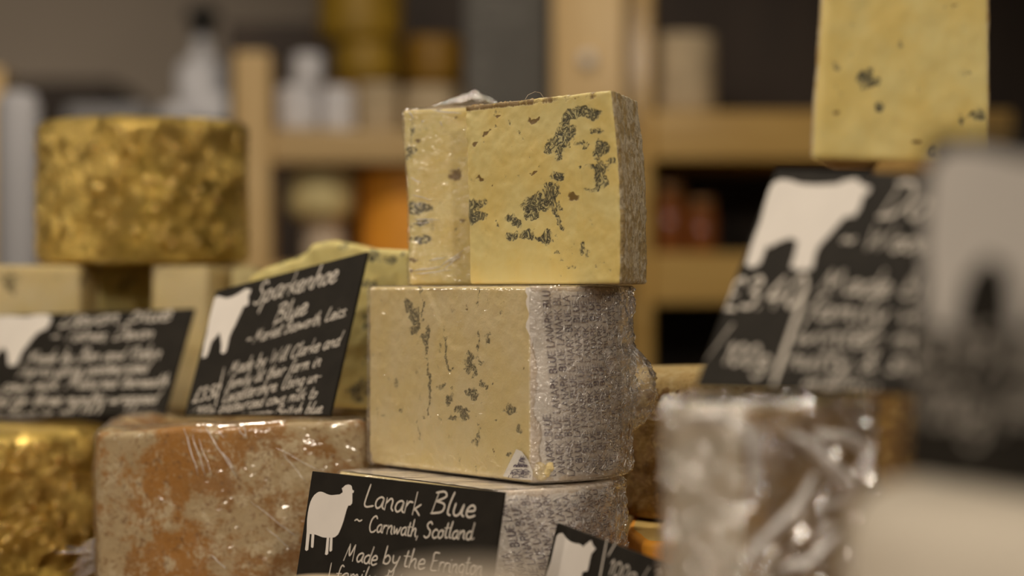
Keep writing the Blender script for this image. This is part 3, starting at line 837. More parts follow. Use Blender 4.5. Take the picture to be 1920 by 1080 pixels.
root3 = empty('blue_cheese_half', (-.02, 1.44, 1.190), 'halved blue cheese in printed paper and cling film, middle of the central stack', 'cheese')
veins_mid = vein_map([
    (280,190,22,28),(296,238,26,34),(300,300,14,30,.9),(355,330,13,38,.9),(330,100,372,500,4.5,.75,'line'),(372,500,378,730,7,.95,'line'),(455,360,460,490,7,.9,'line'),(470,492,18,9,1),
    (611,110,605,195,4,.7,'line'),(625,300,618,390,8,.7,'line'),(660,350,13,44,.7),(562,455,18,45,.9),(580,505,14,28,.9),(635,463,14,12,1),(630,570,11,18,.9),(547,500,9,28,.7),
    (577,615,24,24,1.1),(460,640,17,28,1),(510,690,22,11,1),(540,710,18,18,.9),(490,722,24,13,.7),(775,690,19,24,.9),(795,782,16,17,1.1),(745,900,13,13,.8),
    (610,830,16,30,.6),(575,840,9,20,.8),(320,790,10,40,.7),(355,736,12,10,.9),(150,717,14,9,.8),(240,690,9,9,.7),(425,575,14,20,.8),(225,560,22,20,.5),
    (290,680,9,14,.6),(690,745,9,9,.7),(680,560,8,10,.6),(480,585,9,7,.6),(860,700,10,30,.4),(132,690,8,8,.6),(615,740,8,40,.5)],
    [(835,492,8,7),(560,213,12,12),(680,880,8,8),(345,250,6,8)], 660, 500, 2.5717, .92)
C3 = (-.028, 1.447); R3 = .0918
cutn = Vector((-math.cos(B_ANG), -math.sin(B_ANG)))
def mid_disp(v, f):
    if f == 'cut':
        x, y = pix(v); e = .0003 * fbm(v, 150, 6)
        u_, w_ = (x - 797) / 57, (y - 541) / 110.0          # a knife step that fades downwards
        if 0 <= w_ <= 1 and u_ > -.2:
            xl = 797 + 44 * w_
            if x > xl: e -= .0011 * min(1, (x - xl) / 7) * max(0, 1 - (x - xl) / 60) * (1 - w_ * .6)
        dz = max(0, (v.z - 1.2)) 
        if v.z < 1.197: e -= .0012 * abs(fbm(v, 90, 3))
        return e
    return .0004 * fbm(v, 60, 2)
ol3, t03 = printed_half_wheel(C3, R3, .014, 1.190, 1.3008, root3, veins_mid, (-.02, 1.75), math.radians(6), mid_disp)
# torn scrap of paper at the lower corner of the cut face
t_edge = t03
cR = cyl(C3, R3, t03, 0); ud = Vector((.10, -.152, 0)).normalized()
def on_face(px, py, h=.0012):
    n = Vector((cutn.x, cutn.y, 0)); o = Vector((0, 0, CZ)); d = Vector(((px - 960) / F, 1, (540 - py) / F))
    t = ((Vector((cR.x, cR.y, CZ)) - o).dot(n) + h) / d.dot(n); return o + d * t
scrap = [(943,893),(955,868),(968,842),(978,846),(990,862),(999,885),(998,900),(975,899)]
sp = [on_face(*p) for p in scrap]; ctr = on_face(975, 878, .0022)
o = mesh('paper_scrap', sp + [ctr], [(i, (i+1) % 8, 8) for i in range(8)], M['paper'], root3)
V, Fc = [], []
for k in range(5):
    w_, st = block_caps('LAN BLUE ' if k % 2 else 'ARK BL ')
    x0, y0 = 950 + k * 10, 896 - (2 - abs(k - 2)) * -0
    for s_ in [q_ for l_ in st for q_ in l_]:
        q = [(x0 + y * 8 + x * 3.2, y0 - x * 7.5) for x, y in s_]
        if all(abs(a - 975) < 22 - (893 - b) * .38 and b > 852 for a, b in q):
            ribbon([q], 2.2, lambda a, b: on_face(a, b, .0024), V, Fc)
mesh('printed_words', V, Fc, M['print'], o, smooth=False)
# crumbled corner of paste where the paper has torn away
b = MB()
for px, py, r, fl in ((1004,886,.0036,.5),(1012,878,.0040,.6),(1022,884,.0042,.5),(1030,876,.0034,.6),(1014,894,.0034,.5)):
    r *= .85; q = P(px, py, 1.3655); n = 9; nl = 5; vs = []
    for i in range(nl + 1):
        th = math.pi * i / nl
        for k in range(n):
            ph = 2 * math.pi * k / n; dd = Vector((math.sin(th) * math.cos(ph), math.sin(th) * math.sin(ph) * fl, math.cos(th)))
            vs.append(q + dd * r * (1 + .35 * noise.noise(dd * 1.7 + Vector((px, 0, 0)))))
    b.add(vs, [(i*n+k, i*n+(k+1)%n, (i+1)*n+(k+1)%n, (i+1)*n+k) for i in range(nl) for k in range(n)])
b.build('crumbled_corner', M['lanark'], root3, False)

def film_round(root, c, R, off, z0, z1, amp, seed, name='cling_film', mat='film_crumple'):
    ol = wheel_outline(c, B_ANG, R + .0010, off + .0014, .0035, 90)
    half = math.pi / 2 + math.asin(off / R); t0 = B_ANG - half
    def d(v, f):
        if f == 'cut': return .0003 * ridged(Vector((v.x * .5 + v.z * .4, v.y * .5, v.z * 1.6)), 40, seed)
        t = math.atan2(v.y - c[1], v.x - c[0]) - t0
        t %= 2 * math.pi
        win = max(0, min(1, t / .06)) * max(0, min(1, (2.75 - t) / .5))
        k = max(0, min(1, (t - .25) / .9)) * win
        if f == 'cap': return 0
        fl = Vector((v.x, v.y, v.z * .6))
        return .0024 * win + amp * k * (.0010 + .0026 * abs(fbm(v, 55, seed)) + .0013 * ridged(fl, 120, seed + 2)) + .0004 * ridged(v, 200, seed) * min(1, k * 3)
    o = solid(name, ol, z0, z1, [M['film_tight'], M[mat]], root, .004, .003, step=.0016, disp=d, tagmat={'cut': 0, 'rind': 1}, top_mat=0)
    b = MB(); rnd = random.Random(seed)
    for k in range(620):
        t = t0 + .12 + 1.9 * rnd.random() ** .8; z = z0 + .004 + (z1 - z0 - .008) * rnd.random()
        a = rnd.gauss(.75, .55); L = rnd.uniform(.0008, .0034) * (1.5 if rnd.random() < .12 else 1); r = rnd.uniform(.00012, .00036)
        pts = []
        for q in (-1, -.4, .3, 1):
            tt = t + q * L * math.cos(a) / R; zz = min(z1 - .002, max(z0 + .002, z + q * L * math.sin(a) + .0004 * math.sin(q * 5 + k)))
            v = cyl(c, R, tt, zz); fl = d(v, 'rind')
            pts.append(cyl(c, R + .0010 + fl + .0001, tt, zz))
        b.tube(pts, [r * .3, r, r, r * .3], 5)
    b.build('glint_creases', M['film_pleat'], root, True)['kind'] = 'stuff'  # scattered milky creases, added as white lamp glints on the film
    return o
film_round(root3, C3, R3, .014, 1.1894, 1.3016, 1.7, 3)
# loose bulge of film standing off the right side
def flap(u, v):
    a = math.pi * (v * 2 - 1) ; prof = math.sin(math.pi * min(.995, max(.005, u))) ** .6
    cx, cy = 1174 + 16 * math.sin(u * 3.1), 640 + 172 * u
    wdt = (34 * prof * (.75 + .45 * u) + 2)
    px = cx + wdt * (math.cos(a) * .85 + .1) ; dp = .022 * math.sin(a) * prof
    q = P(px, cy, 1.452 + dp)
    n_ = .0022 * ridged(q, 85, 1) + .0012 * ridged(q, 210, 6)
    q.x += n_ * prof * math.cos(a); q.y += n_ * prof * math.sin(a)
    return q
film_sheet('film_bulge', root3, 60, 48, flap, M['film_loose'])
b = MB(); rnd = random.Random(4)
for k in range(90):
    u, v = rnd.uniform(.06, .95), rnd.uniform(.22, .78); du, dv = rnd.uniform(-.03, .05), rnd.uniform(-.02, .03); r = rnd.uniform(.00014, .0004)
    b.tube([flap(min(.97, max(.03, u + du * q)), v + dv * q) + Vector((0, -.0002, 0)) for q in (-1, -.3, .4, 1)], [r * .3, r, r, r * .3], 5)
b.build('glint_creases', M['film_pleat'], root3, True)['kind'] = 'stuff'  # more creases, added as white glint streaks on the bulge
b = MB(); b.tube([P(1204, 772, 1.452), P(1216, 782, 1.452), P(1226, 786, 1.452), P(1236, 787, 1.452)], [.0035, .0018, .001, .0005], 7)
b.build('film_tip', M['film_loose'], root3, True)

root4 = empty('blue_cheese_half', (-.03, 1.42, ZC), 'lowest printed paper blue cheese, behind the sheep sign', 'cheese')
C4 = (-.033, 1.427); R4 = .0926
printed_half_wheel(C4, R4, .030, ZC + .001, 1.1875, root4, None, (-.02, 1.8), math.radians(17), lambda v, f: .0005 * fbm(v, 60, 4))
film_round(root4, C4, R4, .030, ZC, 1.1886, 1.4, 8)
# folded violet-printed paper over its top
half = math.pi / 2 + math.asin(.030 / R4)
L0, L1 = cyl(C4, R4 - .002, B_ANG + half, 0), cyl(C4, R4 - .002, B_ANG - half, 0)
def toppaper(u, v):
    p = L0.lerp(L1, u); p = p + Vector((math.cos(B_ANG), math.sin(B_ANG), 0)) * (.0005 + .05 * v)
    p.z = 1.1882 + .0005 * fbm(p, 90, 4); return p
t = NT('folded_printed_paper'); mp = t.n('Mapping', Vector=t.coord(), Rotation=(0, 0, .95), Scale=(1, 9, 1)).outputs[0]
nn = t.noise(11, 4, .6, mp, .5); t.pbr(t.mix(t.ramp(nn, .50, .60), (.60, .54, .46), (.09, .065, .10)), .5, coat=.4); M['toppaper'] = t.done()
film_sheet('folded_paper', root4, 50, 20, toppaper, M['toppaper'])

# ------------------------------------------------------------------ brown washed-rind cheese on the left
root5 = empty('washed_rind_wedge', (-.18, 1.65, ZC), 'mottled orange and white rind cheese in cling film, under the cow sign', 'cheese')
O5 = [Vector((-.2675, 1.553)), Vector((-.20, 1.527)), Vector((-.135, 1.520)), Vector((-.0935, 1.528)), Vector((-.086, 1.60)), Vector((-.12, 1.80)), Vector((-.285, 1.785))]
ol5 = corner(O5, ['rind'] * 7, [.010, .09, .09, .006, .05, .03, .02], 8)
TILT = .0062
def w5(v):
    v = v.copy(); k = max(0, (v.z - ZC) / .157)
    v.z += k * (-.0085 * max(0, (-.10 - v.x) / .15) + .002 * nz(v, 22, 3)) ; fy = float(np.interp(v.x, [-.27, -.2, -.135, -.09], [1.555, 1.529, 1.521, 1.528]))
    if v.z > ZC + .12 and -.262 < v.x < -.094: v.z -= .0075 * max(0, min(1, (v.y - fy - .007) / .010)) * min(1, (v.x + .262) / .02)
    return v
solid('rind', ol5, ZC + .003, 1.2175, [M['washed_rind']], root5, .006, .005, step=.004, warp=w5, disp=lambda v, f: .0016 * fbm(v, 30, 5) + .0006 * fbm(v, 160, 2), ncap=24)
ol5f = corner([p + (p - Vector((-.18, 1.65))).normalized() * .0028 for p in O5], ['rind'] * 7, [.012, .09, .09, .007, .05, .03, .02], 8)
def d5(v, f):
    if f == 'cap': return .0008 * ridged(v, 40, 2)
    s = Vector((v.x * 1.0 + v.z * .55, v.y, v.z * .35))
    return .0009 * ridged(s, 55, 7) * (.4 + .6 * abs(nz(v, 14, 2))) + .0016 * fbm(v, 30, 5)
solid('cling_film', ol5f, ZC + .003, 1.2200, [M['film_tight']], root5, .006, .006, step=.0026, warp=w5, disp=d5, ncap=30)
# thin stretched pleats of the film
b = MB()
def front5(px, py):       # a point on the film front
    q = P(px, py, 1.55)
    y = np.interp(q.x, [-.268, -.2, -.135, -.09], [1.551, 1.5235, 1.5160, 1.5215]); return P(px, py, float(y) - .0005)
for x0, y0, x1, y1, r in ((345,803,372,892,.00045),(360,815,386,893,.0004),(372,822,398,893,.00035),(384,800,444,895,.00045),(418,848,440,880,.0004),(408,806,420,822,.0003),
                          (455,792,463,822,.0005),(447,806,460,820,.0004),(520,840,600,884,.0003),(530,850,575,905,.0003),(470,940,560,1010,.0003),(500,990,545,1030,.0003),(395,1040,425,1068,.0004)):
    b.tube([front5(x0 + (x1 - x0) * k / 5 + 1.2 * math.sin(k * 2.1 + x0), y0 + (y1 - y0) * k / 5) for k in range(6)], [r * .4, r, r, r * .8, r, r * .4], 6)
b.build('film_pleats', M['film_pleat'], root5, True)['kind'] = 'stuff'
b = MB()       # bunched tail of film beside the lower gold wheel
for k in range(9):
    x1, y1 = 118 + random.uniform(0, 45), 1000 + k * 11
    pts = [P(178, 1012 + k * 7, 1.565), P(165 - k, 1016 + k * 8 + random.uniform(-6, 6), 1.57), P(150, 1022 + k * 9 + random.uniform(-8, 8), 1.575), P(x1 - 15, y1 + 24 + random.uniform(-10, 14), 1.585)]
    b.tube([tuple(p) for p in catmull([tuple(p) for p in pts], 5)] if False else pts, [.0012, .0016, .0013, .0005], 7)
b.build('film_tail', M['film_loose'], root5, True)['kind'] = 'stuff'

# ------------------------------------------------------------------ yellow blue cheese behind the cow sign
root6 = empty('yellow_blue_wedge', (-.13, 1.68, 1.2175), 'pale yellow blue veined wedge right behind the tilted cow sign', 'cheese')
O6 = [Vector((-.190, 1.742)), Vector((-.068, 1.606)), Vector((-.04, 1.68)), Vector((-.09, 1.785)), Vector((-.17, 1.79))]
ol6 = corner(O6, ['cut', 'rind', 'rind', 'rind', 'rind'], [.004, .006, .02, .02, .01])
def w6(v):
    v = v.copy(); k = max(0, (v.z - 1.2175) / .109)
    s = (v.x + .190) / .122
    ztop = np.interp(s, [-.2, 0, .12, .25, .36, .42, .55, .68, .8, 1.2], [-.021, -.019, -.012, -.007, -.004, .003, .006, .003, -.001, -.002])
    v.z += k * (float(ztop) + .0015 * nz(v, 50, 3)); return v
vm6 = vein_map([(115,880,30,26),(190,895,30,18),(240,880,18,14),(95,1010,20,12),(60,1000,25,18)], [], 660, 140, 2.5717)
vm6b = vein_map([(60,250,20,14),(70,590,30,30),(30,640,25,20,.9),(50,560,25,10,.9),(60,470,12,10),(20,700,20,14,.8),(70,290,16,20,.9),(20,800,16,20,.7)], [], 660, 500, 2.5717)
vm6c = vein_map([(640,110,30,16),(560,150,30,12,.8),(800,60,30,14,.7),(880,70,25,14,.8),(1020,640,20,10),(950,830,30,15)], [], 330, 440, 2.842)
def v6(x, y):
    a, b_, c_ = vm6(x, y), vm6b(x, y), vm6c(x, y); return max(a[0], b_[0], c_[0]), 0
split_solid(['paste', 'rind'], ol6, 1.2178, 1.3265, [M['pale_blue'], M['pale_blue']], root6, r0=.003, r1=.0035, step=.002, warp=w6,
            disp=lambda v, f: .0009 * fbm(v, 50, 3), vein=v6, tagmat={'cut': 0, 'rind': 0}, top_mat=0)

# ------------------------------------------------------------------ gold foil wheels and the cut blues between them (far left)
def gold(name, c, R, z0, z1, r0, r1, label, seed):
    root = empty(name, (c[0], c[1], z0), label, 'cheese', 'gold foil cheeses')
    solid('foil_wrap', circle(c, R, 110), z0, z1, [M['gold']], root, r0, r1, step=.0035,
          disp=lambda v, f: .0010 * ridged(v, 38, seed) + .0008 * ridged(v, 95, seed + 3) + .0010 * fbm(v, 14, seed))
    b = MB(); rnd = random.Random(seed)
    for k in range(230):
        t = rnd.uniform(math.pi, 2 * math.pi); z = rnd.uniform(z0 + max(r0, .012), z1 - r1 * .7); a = rnd.uniform(0, math.pi); L = rnd.uniform(.002, .008); r = rnd.uniform(.0007, .0022)
        pts = []
        for q in (-1, -.5, 0, .5, 1):
            v = cyl(c, R, t + q * L * math.cos(a) / R, min(z1 - r1 * .6, max(z0 + r0, z + q * L * math.sin(a))))
            h = .0010 * ridged(v, 38, seed) + .0008 * ridged(v, 95, seed + 3) + .0010 * fbm(v, 14, seed)
            v = cyl(c, R + h - .0005 - .004 * max(0, (v.z - (z1 - r1)) / r1) ** 2, t + q * L * math.cos(a) / R, v.z); pts.append(v)
        b.tube(pts, [r * .3, r * .8, r, r * .8, r * .3], 8)
    b.build('glint_wrinkles', M['gold_crease'], root, True)['kind'] = 'stuff'  # raised foil wrinkles, added to throw more lamp glints
    return root
gold('gold_foil_wheel', (-.3085, 2.02), .0865, 1.3200, 1.4385, .009, .010, 'gold foil wrapped cheese wheel on top of the left stack', 2)
gold('gold_foil_wheel', (-.392, 1.835), .087, ZC + .003, 1.1955, .045, .010, 'gold foil wheel at the bottom left, under a cow sign', 5)
gold('gold_foil_wheel', (-.205, 2.05), .085, ZC + .003, 1.1955, .012, .010, 'lower gold foil wheel hidden behind the mottled orange cheese', 9)
def cut_piece(pts, z0, z1, label, mat='pale_blue', extra=None):
    c = sum((Vector(p) for p in pts), Vector((0, 0))) / len(pts)
    root = empty('cut_blue_piece', (c.x, c.y, z0), label, 'cheese', 'cut blue pieces under the gold wheel')
    ol = corner([Vector(p) for p in pts], ['cut'] * len(pts), .006)
    solid('paste', ol, z0, z1, [M[mat]], root, .003, .004, step=.005, disp=lambda v, f: .0006 * fbm(v, 40, 1),
          vein=lambda x, y: (max(0, noise.noise(Vector((x * .02, y * .02, 3))) * 1.6 - .35), 0))
    return root
Z1 = 1.3180
cut_piece([(-.425, 1.90), (-.3450, 1.93), (-.345, 2.02), (-.425, 2.02)], 1.2005, Z1, 'cream blue piece at the left under the top gold wheel', 'lanark')
cut_piece([(-.2905, 1.945), (-.245, 1.945), (-.232, 2.0), (-.232, 2.07), (-.285, 2.07)], 1.2005, Z1, 'cream blue piece at the right under the top gold wheel', 'lanark')
r7 = cut_piece([(-.352, 2.045), (-.262, 2.085), (-.262, 2.13), (-.352, 2.13)], 1.2005, Z1, 'shaded yellow piece set back between two cream ones')
rr = empty('wrapped_end_piece', (-.215, 1.99, 1.2005), 'grey film wrapped cheese end right of the cream piece', 'cheese')
solid('wrapped_rind', corner([Vector((-.2285, 1.955)), Vector((-.2095, 1.975)), Vector((-.2095, 2.04)), Vector((-.2285, 2.04))], ['c'] * 4, .006), 1.2005, 1.3175, [M['yellow_wax' if 0 else 'cream']], rr, .004, .006, step=.005,
      disp=lambda v, f: .0008 * fbm(v, 40, 3))

# ------------------------------------------------------------------ crusted cheese, orange slab (right of the stack)
root8 = empty('orange_slab', (.13, 1.53, ZC), 'orange cheese slab under the dark crusted cheese', 'cheese')
O8 = [Vector((.0765, 1.405)), Vector((.20, 1.415)), Vector((.20, 1.66)), Vector((.085, 1.66)), Vector((.0705, 1.48))]
split_solid(['side', 'top_rind'], corner(O8, ['s'] * 5, [.012, .01, .01, .01, .02]), ZC, 1.1525, [M['orange'], M['orange_rind']], root8, r0=.003, r1=.004, step=.004, stepz=.004,
            disp=lambda v, f: .0006 * fbm(v, 40, 1), tagmat={'s': 0}, top_mat=1)
root9 = empty('crusted_cheese', (.148, 1.578, 1.153), 'round cheese with a dark brown crust, right of the central stack', 'cheese')
def d9(v, f):
    t = math.atan2(v.y - 1.578, v.x - .148); k = (v.z - 1.153) / .097
    e = .0012 * fbm(v, 60, 4) + .0006 * fbm(v, 200, 2)
    if k > .80 and f != 'cap': e += .0007 * math.sin(t * 70) * math.sin(v.z * 900)
    if abs(k - .735 - .02 * math.sin(t * 5)) < .02: e -= .0022
    return e
def w9(v):
    v = v.copy(); k = (v.z - 1.153) / .097
    if k > .75: v.z += .0012 * math.sin((v.x + v.y) * 120)
    return v
o9 = solid('crust', circle((.148, 1.578), .0855, 120), 1.1545, 1.245, [M['crust']], root9, .006, .012, step=.0026, disp=d9, warp=w9)
rimtop = circle((.148, 1.578), .0868, 120)
M['weave'] = m_mottle('tan_basket_rind', (.56, .39, .15), (.64, .50, .24), (.45, .29, .09), 60, 260, .7, 1.0)
solid('woven_rim', rimtop, 1.2235, 1.2475, [M['weave']], root9, .004, .012, step=.0026,
      disp=lambda v, f: -.001 + .0007 * math.sin(math.atan2(v.y - 1.578, v.x - .148) * 60) * math.sin(v.z * 800) + .0010 * fbm(v, 50, 2) + .0004 * fbm(v, 220, 2))

# ------------------------------------------------------------------ right foreground: wrapped wedge, blue cheese, pale rounds
def plain(name, pts, rads, z0, z1, mat, label, step=.004, r=.004, film=None, group=None, amp=.0006, part='rind', tags=None):
    c = sum((Vector(p) for p in pts), Vector((0, 0))) / len(pts)
    root = empty(name, (c.x, c.y, z0), label, 'cheese', group)
    tg = tags or ['c'] * len(pts)
    split_solid([part, 'side_rind'][:2 if tags else 1], corner([Vector(p) for p in pts], tg, rads), z0, z1, [M[mat], M['crust']], root, r0=r, r1=r, step=step, disp=lambda v, f: amp * fbm(v, 50, z1), tagmat={'side': 1})
    if film:
        ol = corner([Vector(p) + (Vector(p) - c).normalized() * .004 for p in pts], ['c'] * len(pts), rads)
        solid('cling_film', ol, z0 + .0006, z1 + .0025, [M[film]], root, r, r * 1.4, step=.0016,
              disp=lambda v, f: .0042 * abs(fbm(v, 30, 2)) + .0022 * ridged(v, 55, 5) if f != 'cap' else .0008 * ridged(v, 60, 5))
    return root
plain('storage_cheese', [(.062, .985), (.158, .985), (.165, 1.11), (.075, 1.12)], .01, ZC, 1.147, 'beige', 'beige cheese carrying the film wrapped pale wedge', step=.008)
M['film_big'] = m_film('glossy_crumpled_film', 15, 7.0, .06, 6.0, .12, hue=(.78, .73, .66), hvar=.10, wd=.075)
plain('wrapped_pale_wedge', [(.0680, 1.015), (.094, .985), (.150, 1.035), (.150, 1.10), (.080, 1.10)], [.006, .012, .014, .01, .008], 1.1475, 1.2505, 'ivory_wrap',
      'pale wedge in glossy crumpled film under the tall cow sign', film='film_big', step=.004, part='paste', tags=['c', 'side', 'side', 'c', 'c'])
wr = [o for o in COL.objects if o.name.startswith('wrapped_pale_wedge')][0]
b = MB(); z7 = lambda x, y, Y=.992: P(1140 + x / 2.4615, 660 + y / 2.4615, Y)
def fold(L, r, Y0, Y1):
    n = len(L); pts = [(*z7(*p, Y0 + (Y1 - Y0) * k / (n - 1)),) for k, p in enumerate(L)]
    out = []
    for i in range(n - 1):
        for k in range(4): out.append(Vector(pts[i]).lerp(Vector(pts[i+1]), k / 4))
    out.append(Vector(pts[-1])); m = len(out)
    for _ in range(3): out = [out[0]] + [(out[i-1] + out[i] * 2 + out[i+1]) / 4 for i in range(1, m - 1)] + [out[-1]]
    b.tube(out, [r * (.35 + .65 * math.sin(math.pi * (i + .5) / m)) for i in range(m)], 10)
fold([(800,385),(900,400),(1000,500),(1130,620),(1100,680),(980,725)], .0032, .996, 1.01)
fold([(960,372),(1050,385),(1140,405),(1210,480),(1170,540)], .0026, 1.005, 1.02)
fold([(950,560),(900,680),(800,790),(700,880),(640,980)], .0026, .990, .985)
fold([(780,1000),(900,985),(1000,900),(1060,840)], .0026, .99, 1.0)
fold([(360,300),(440,310),(560,290),(640,370),(690,440)], .0026, 1.004, .983)
fold([(690,340),(660,470),(690,600),(640,700)], .0022, .981, .981)
b.build('film_folds', M['film_pleat'], wr, True)['kind'] = 'stuff'
Q10 = [(.1465, 1.195), (.2455, 1.245), (.262, 1.33), (.17, 1.30)]
plain('support_cheese', [(.178, 1.185), (.262, 1.20), (.262, 1.32), (.19, 1.30)], .01, ZC, 1.3625, 'crust', 'hidden support cheese behind the tall cow sign, darkened for the shadow there', step=.01)  # added support, given the dark crust colour to stand for shadow
root11 = empty('pale_blue_block', (.20, 1.26, 1.363), 'tall pale blue veined cheese block above the cow sign at right', 'cheese')
vm11 = vein_map([(450,405,36,40,1.1),(505,540,24,22,1),(295,350,20,18,.7),(790,770,40,26,1.1),(1000,580,30,30,.9),(620,215,22,20,.4),(420,380,20,20,.8),(640,360,14,12,.4)],
                [(275,570,24,14),(890,20,30,14),(700,730,30,12),(530,360,16,10)], 1460, 0, 2.7)
def w11(v):
    v = v.copy(); k = (v.z - 1.363) / .1; v.x += .0065 * k * max(0, min(1, (.245 - v.x) / .09)); return v
ol11 = corner([Vector(p) for p in Q10], ['cut', 'side', 'side', 'side'], [.004, .008, .006, .006])
split_solid(['paste', 'rind'], ol11, 1.3632, 1.545, [M['stilton'], M['rind_top']], root11, r0=.004, r1=.004, step=.0022, warp=w11, vein=vm11,
            disp=lambda v, f: .0006 * fbm(v, 60, 2), tagmat={'cut': 0, 'side': 1}, top_mat=1)
wheel_pts = lambda c, R, n=40: [(c[0] + R * math.cos(2*math.pi*k/n), c[1] + R * math.sin(2*math.pi*k/n)) for k in range(n)]
plain('pale_round', wheel_pts((.160, .690), .064), 0, ZC, 1.2440, 'pale_near', 'blurred pale round cheese at the bottom right corner', step=.006, r=.016)
plain('pale_round', wheel_pts((-.012, .655), .024), 0, ZC, 1.2230, 'pale', 'blurred small pale cheese low in the nearest foreground', step=.006, r=.008)
plain('thin_rind_round', wheel_pts((-.098, 1.235), .0165), 0, ZC, 1.1520, 'beige', 'small cream cheese just below the sheep sign', step=.004, r=.003)

# ------------------------------------------------------------------ signs
# sheep sign
S = Sign('black card with a white sheep, before the printed paper cheese', Vector((-.11603, 1.404, 1.19373)), Vector((-.00429, 1.3094, 1.18963)), Vector((-.13065, 1.3913, 1.0933)), width=.1465, height=.1025)
z5 = lambda L: [(560 + x / 5.4, 860 + y / 5.4) for x, y in L]
S.shape('sheep_silhouette', z5([(85,740),(86,670),(90,600),(98,540),(110,480),(122,438),(140,400),(162,368),(190,345),(210,336),(230,335),(255,342),(280,355),(310,366),(340,370),(380,366),(420,362),(450,340),(446,320),(440,300),(455,290),(475,270),(505,262),(525,266),(538,280),(545,315),(562,326),(558,345),(545,350),(545,430),(542,455),(525,475),(505,475),(490,510),(470,580),(455,635),(440,680),(420,730),(400,770),(370,795),(345,800),(342,870),(340,930),(325,943),(314,935),(318,870),(322,800),(310,800),(305,890),(300,965),(285,977),(270,968),(278,910),(288,800),(265,799),(240,795),(190,775),(160,765),(155,850),(150,900),(138,905),(128,892),(130,830),(135,765),(115,763),(105,850),(98,925),(80,935),(68,922),(74,870),(80,800)]))
S.write('Lanark', (680, 950), (788, 966), 42, .085, .10)
S.write('Blue', (806, 962), (890, 972), 45, .085, .20)
S.write('~', (664, 984), (680, 986), 22, .12, .0)
S.write('Carnwath,', (690, 997), (786, 1007), 30, .10, .10)
S.write('Scotland.', (794, 1008), (892, 1012), 32, .10, .15)
S.write('Made', (644, 1050), (706, 1060), 34, .09, .20)
S.write('by', (716, 1056), (748, 1061), 34, .09, .15)
S.write('the', (754, 1062), (796, 1068), 36, .09, .15)
S.write('Errington', (806, 1068), (904, 1077), 34, .09, .10)
S.write('family. this is a firm', (628, 1088), (880, 1112), 30, .09, .20)
S.line((622, 1056), (616, 1086), .0007)
S.finish()
# tilted cow sign
S = Sign('tilted black card with a white cow, on the mottled orange cheese', P(405, 545, 1.68), Vector((-.0945, 1.577, 1.3238)), P(405, 545, 1.68) + Vector((-.0195, -.042, -.096)), height=.0935, hr=.1160)
zs = lambda L, x0, y0, k: [(x0 + x / k, y0 + y / k) for x, y in L]
S.shape('cow_silhouette', zs([(205,345),(215,332),(230,328),(270,340),(300,332),(330,318),(360,298),(375,288),(385,292),(402,292),(395,312),(385,330),(388,355),(385,375),(360,385),(345,420),(330,450),(315,485),(300,510),(285,545),(276,590),(268,622),(254,634),(240,630),(244,590),(240,555),(233,520),(210,550),(195,565),(185,585),(176,620),(162,652),(140,658),(148,610),(152,580),(165,530),(175,450),(190,380)], 330, 440, 2.842))
S.write('Sparkenhoe', (474, 572), (630, 528), 42, .085, .25)
S.write('Blue', (512, 607), (574, 588), 36, .10, .25)
S.write('~ Market Bosworth, Leics.', (460, 648), (650, 592), 24, .10, .3)
S.write('Made by Will Clarke and', (428, 703), (636, 648), 25, .10, .3)
S.write('family at their farm in', (424, 730), (600, 686), 24, .10, .3)
S.write('Leicestershire. Using un-', (416, 756), (600, 714), 24, .10, .3)
S.write('pasteurised cows milk to', (410, 774), (592, 746), 22, .10, .3)
S.write('make a proper British blue.', (402, 792), (606, 774), 22, .10, .3)
S.write('£3.50', (360, 756), (408, 744), 26, .12, .3)
S.write('/100g', (356, 785), (400, 778), 20, .12, .3)
S.line((421, 690), (398, 786), .0011)
S.finish()
# far left sign
tr, br = P(365, 578, 1.83), P(310, 772, 1.79); tl = P(-32, 592, 1.90)
S = Sign('black card with a white cow, on the bottom left gold wheel', tl, tr, tl + (br - tr) * 1.02, height=(br - tr).length * 1.02)
S.shape('cow_silhouette', zs([(-40,450),(-20,440),(0,425),(60,432),(110,437),(150,438),(185,428),(210,420),(255,418),(275,440),(268,470),(250,500),(205,520),(180,545),(160,570),(140,598),(120,620),(105,655),(90,690),(65,700),(45,695),(42,660),(40,630),(20,600),(0,618),(-20,640),(-40,690),(-60,700),(-75,690),(-80,640),(-75,560),(-60,490)], 0, 440, 2.842))
S.write('Devon Blue', (108, 614), (318, 600), 32, .10, .35)
S.write('~ Totnes, Devon', (92, 642), (285, 634), 24, .11, .35)
S.write('Made by Ben and Robin', (46, 682), (298, 672), 24, .11, .35)
S.write('Harris using pasteurised', (30, 708), (275, 698), 24, .11, .35)
S.write('cows milk. Matured beneath', (2, 734), (312, 724), 24, .11, .35)
S.write('foil for three months wrapped', (-20, 762), (292, 756), 24, .11, .35)
S.write('or four in all (V)', (-26, 789), (182, 782), 24, .11, .35)
S.finish()
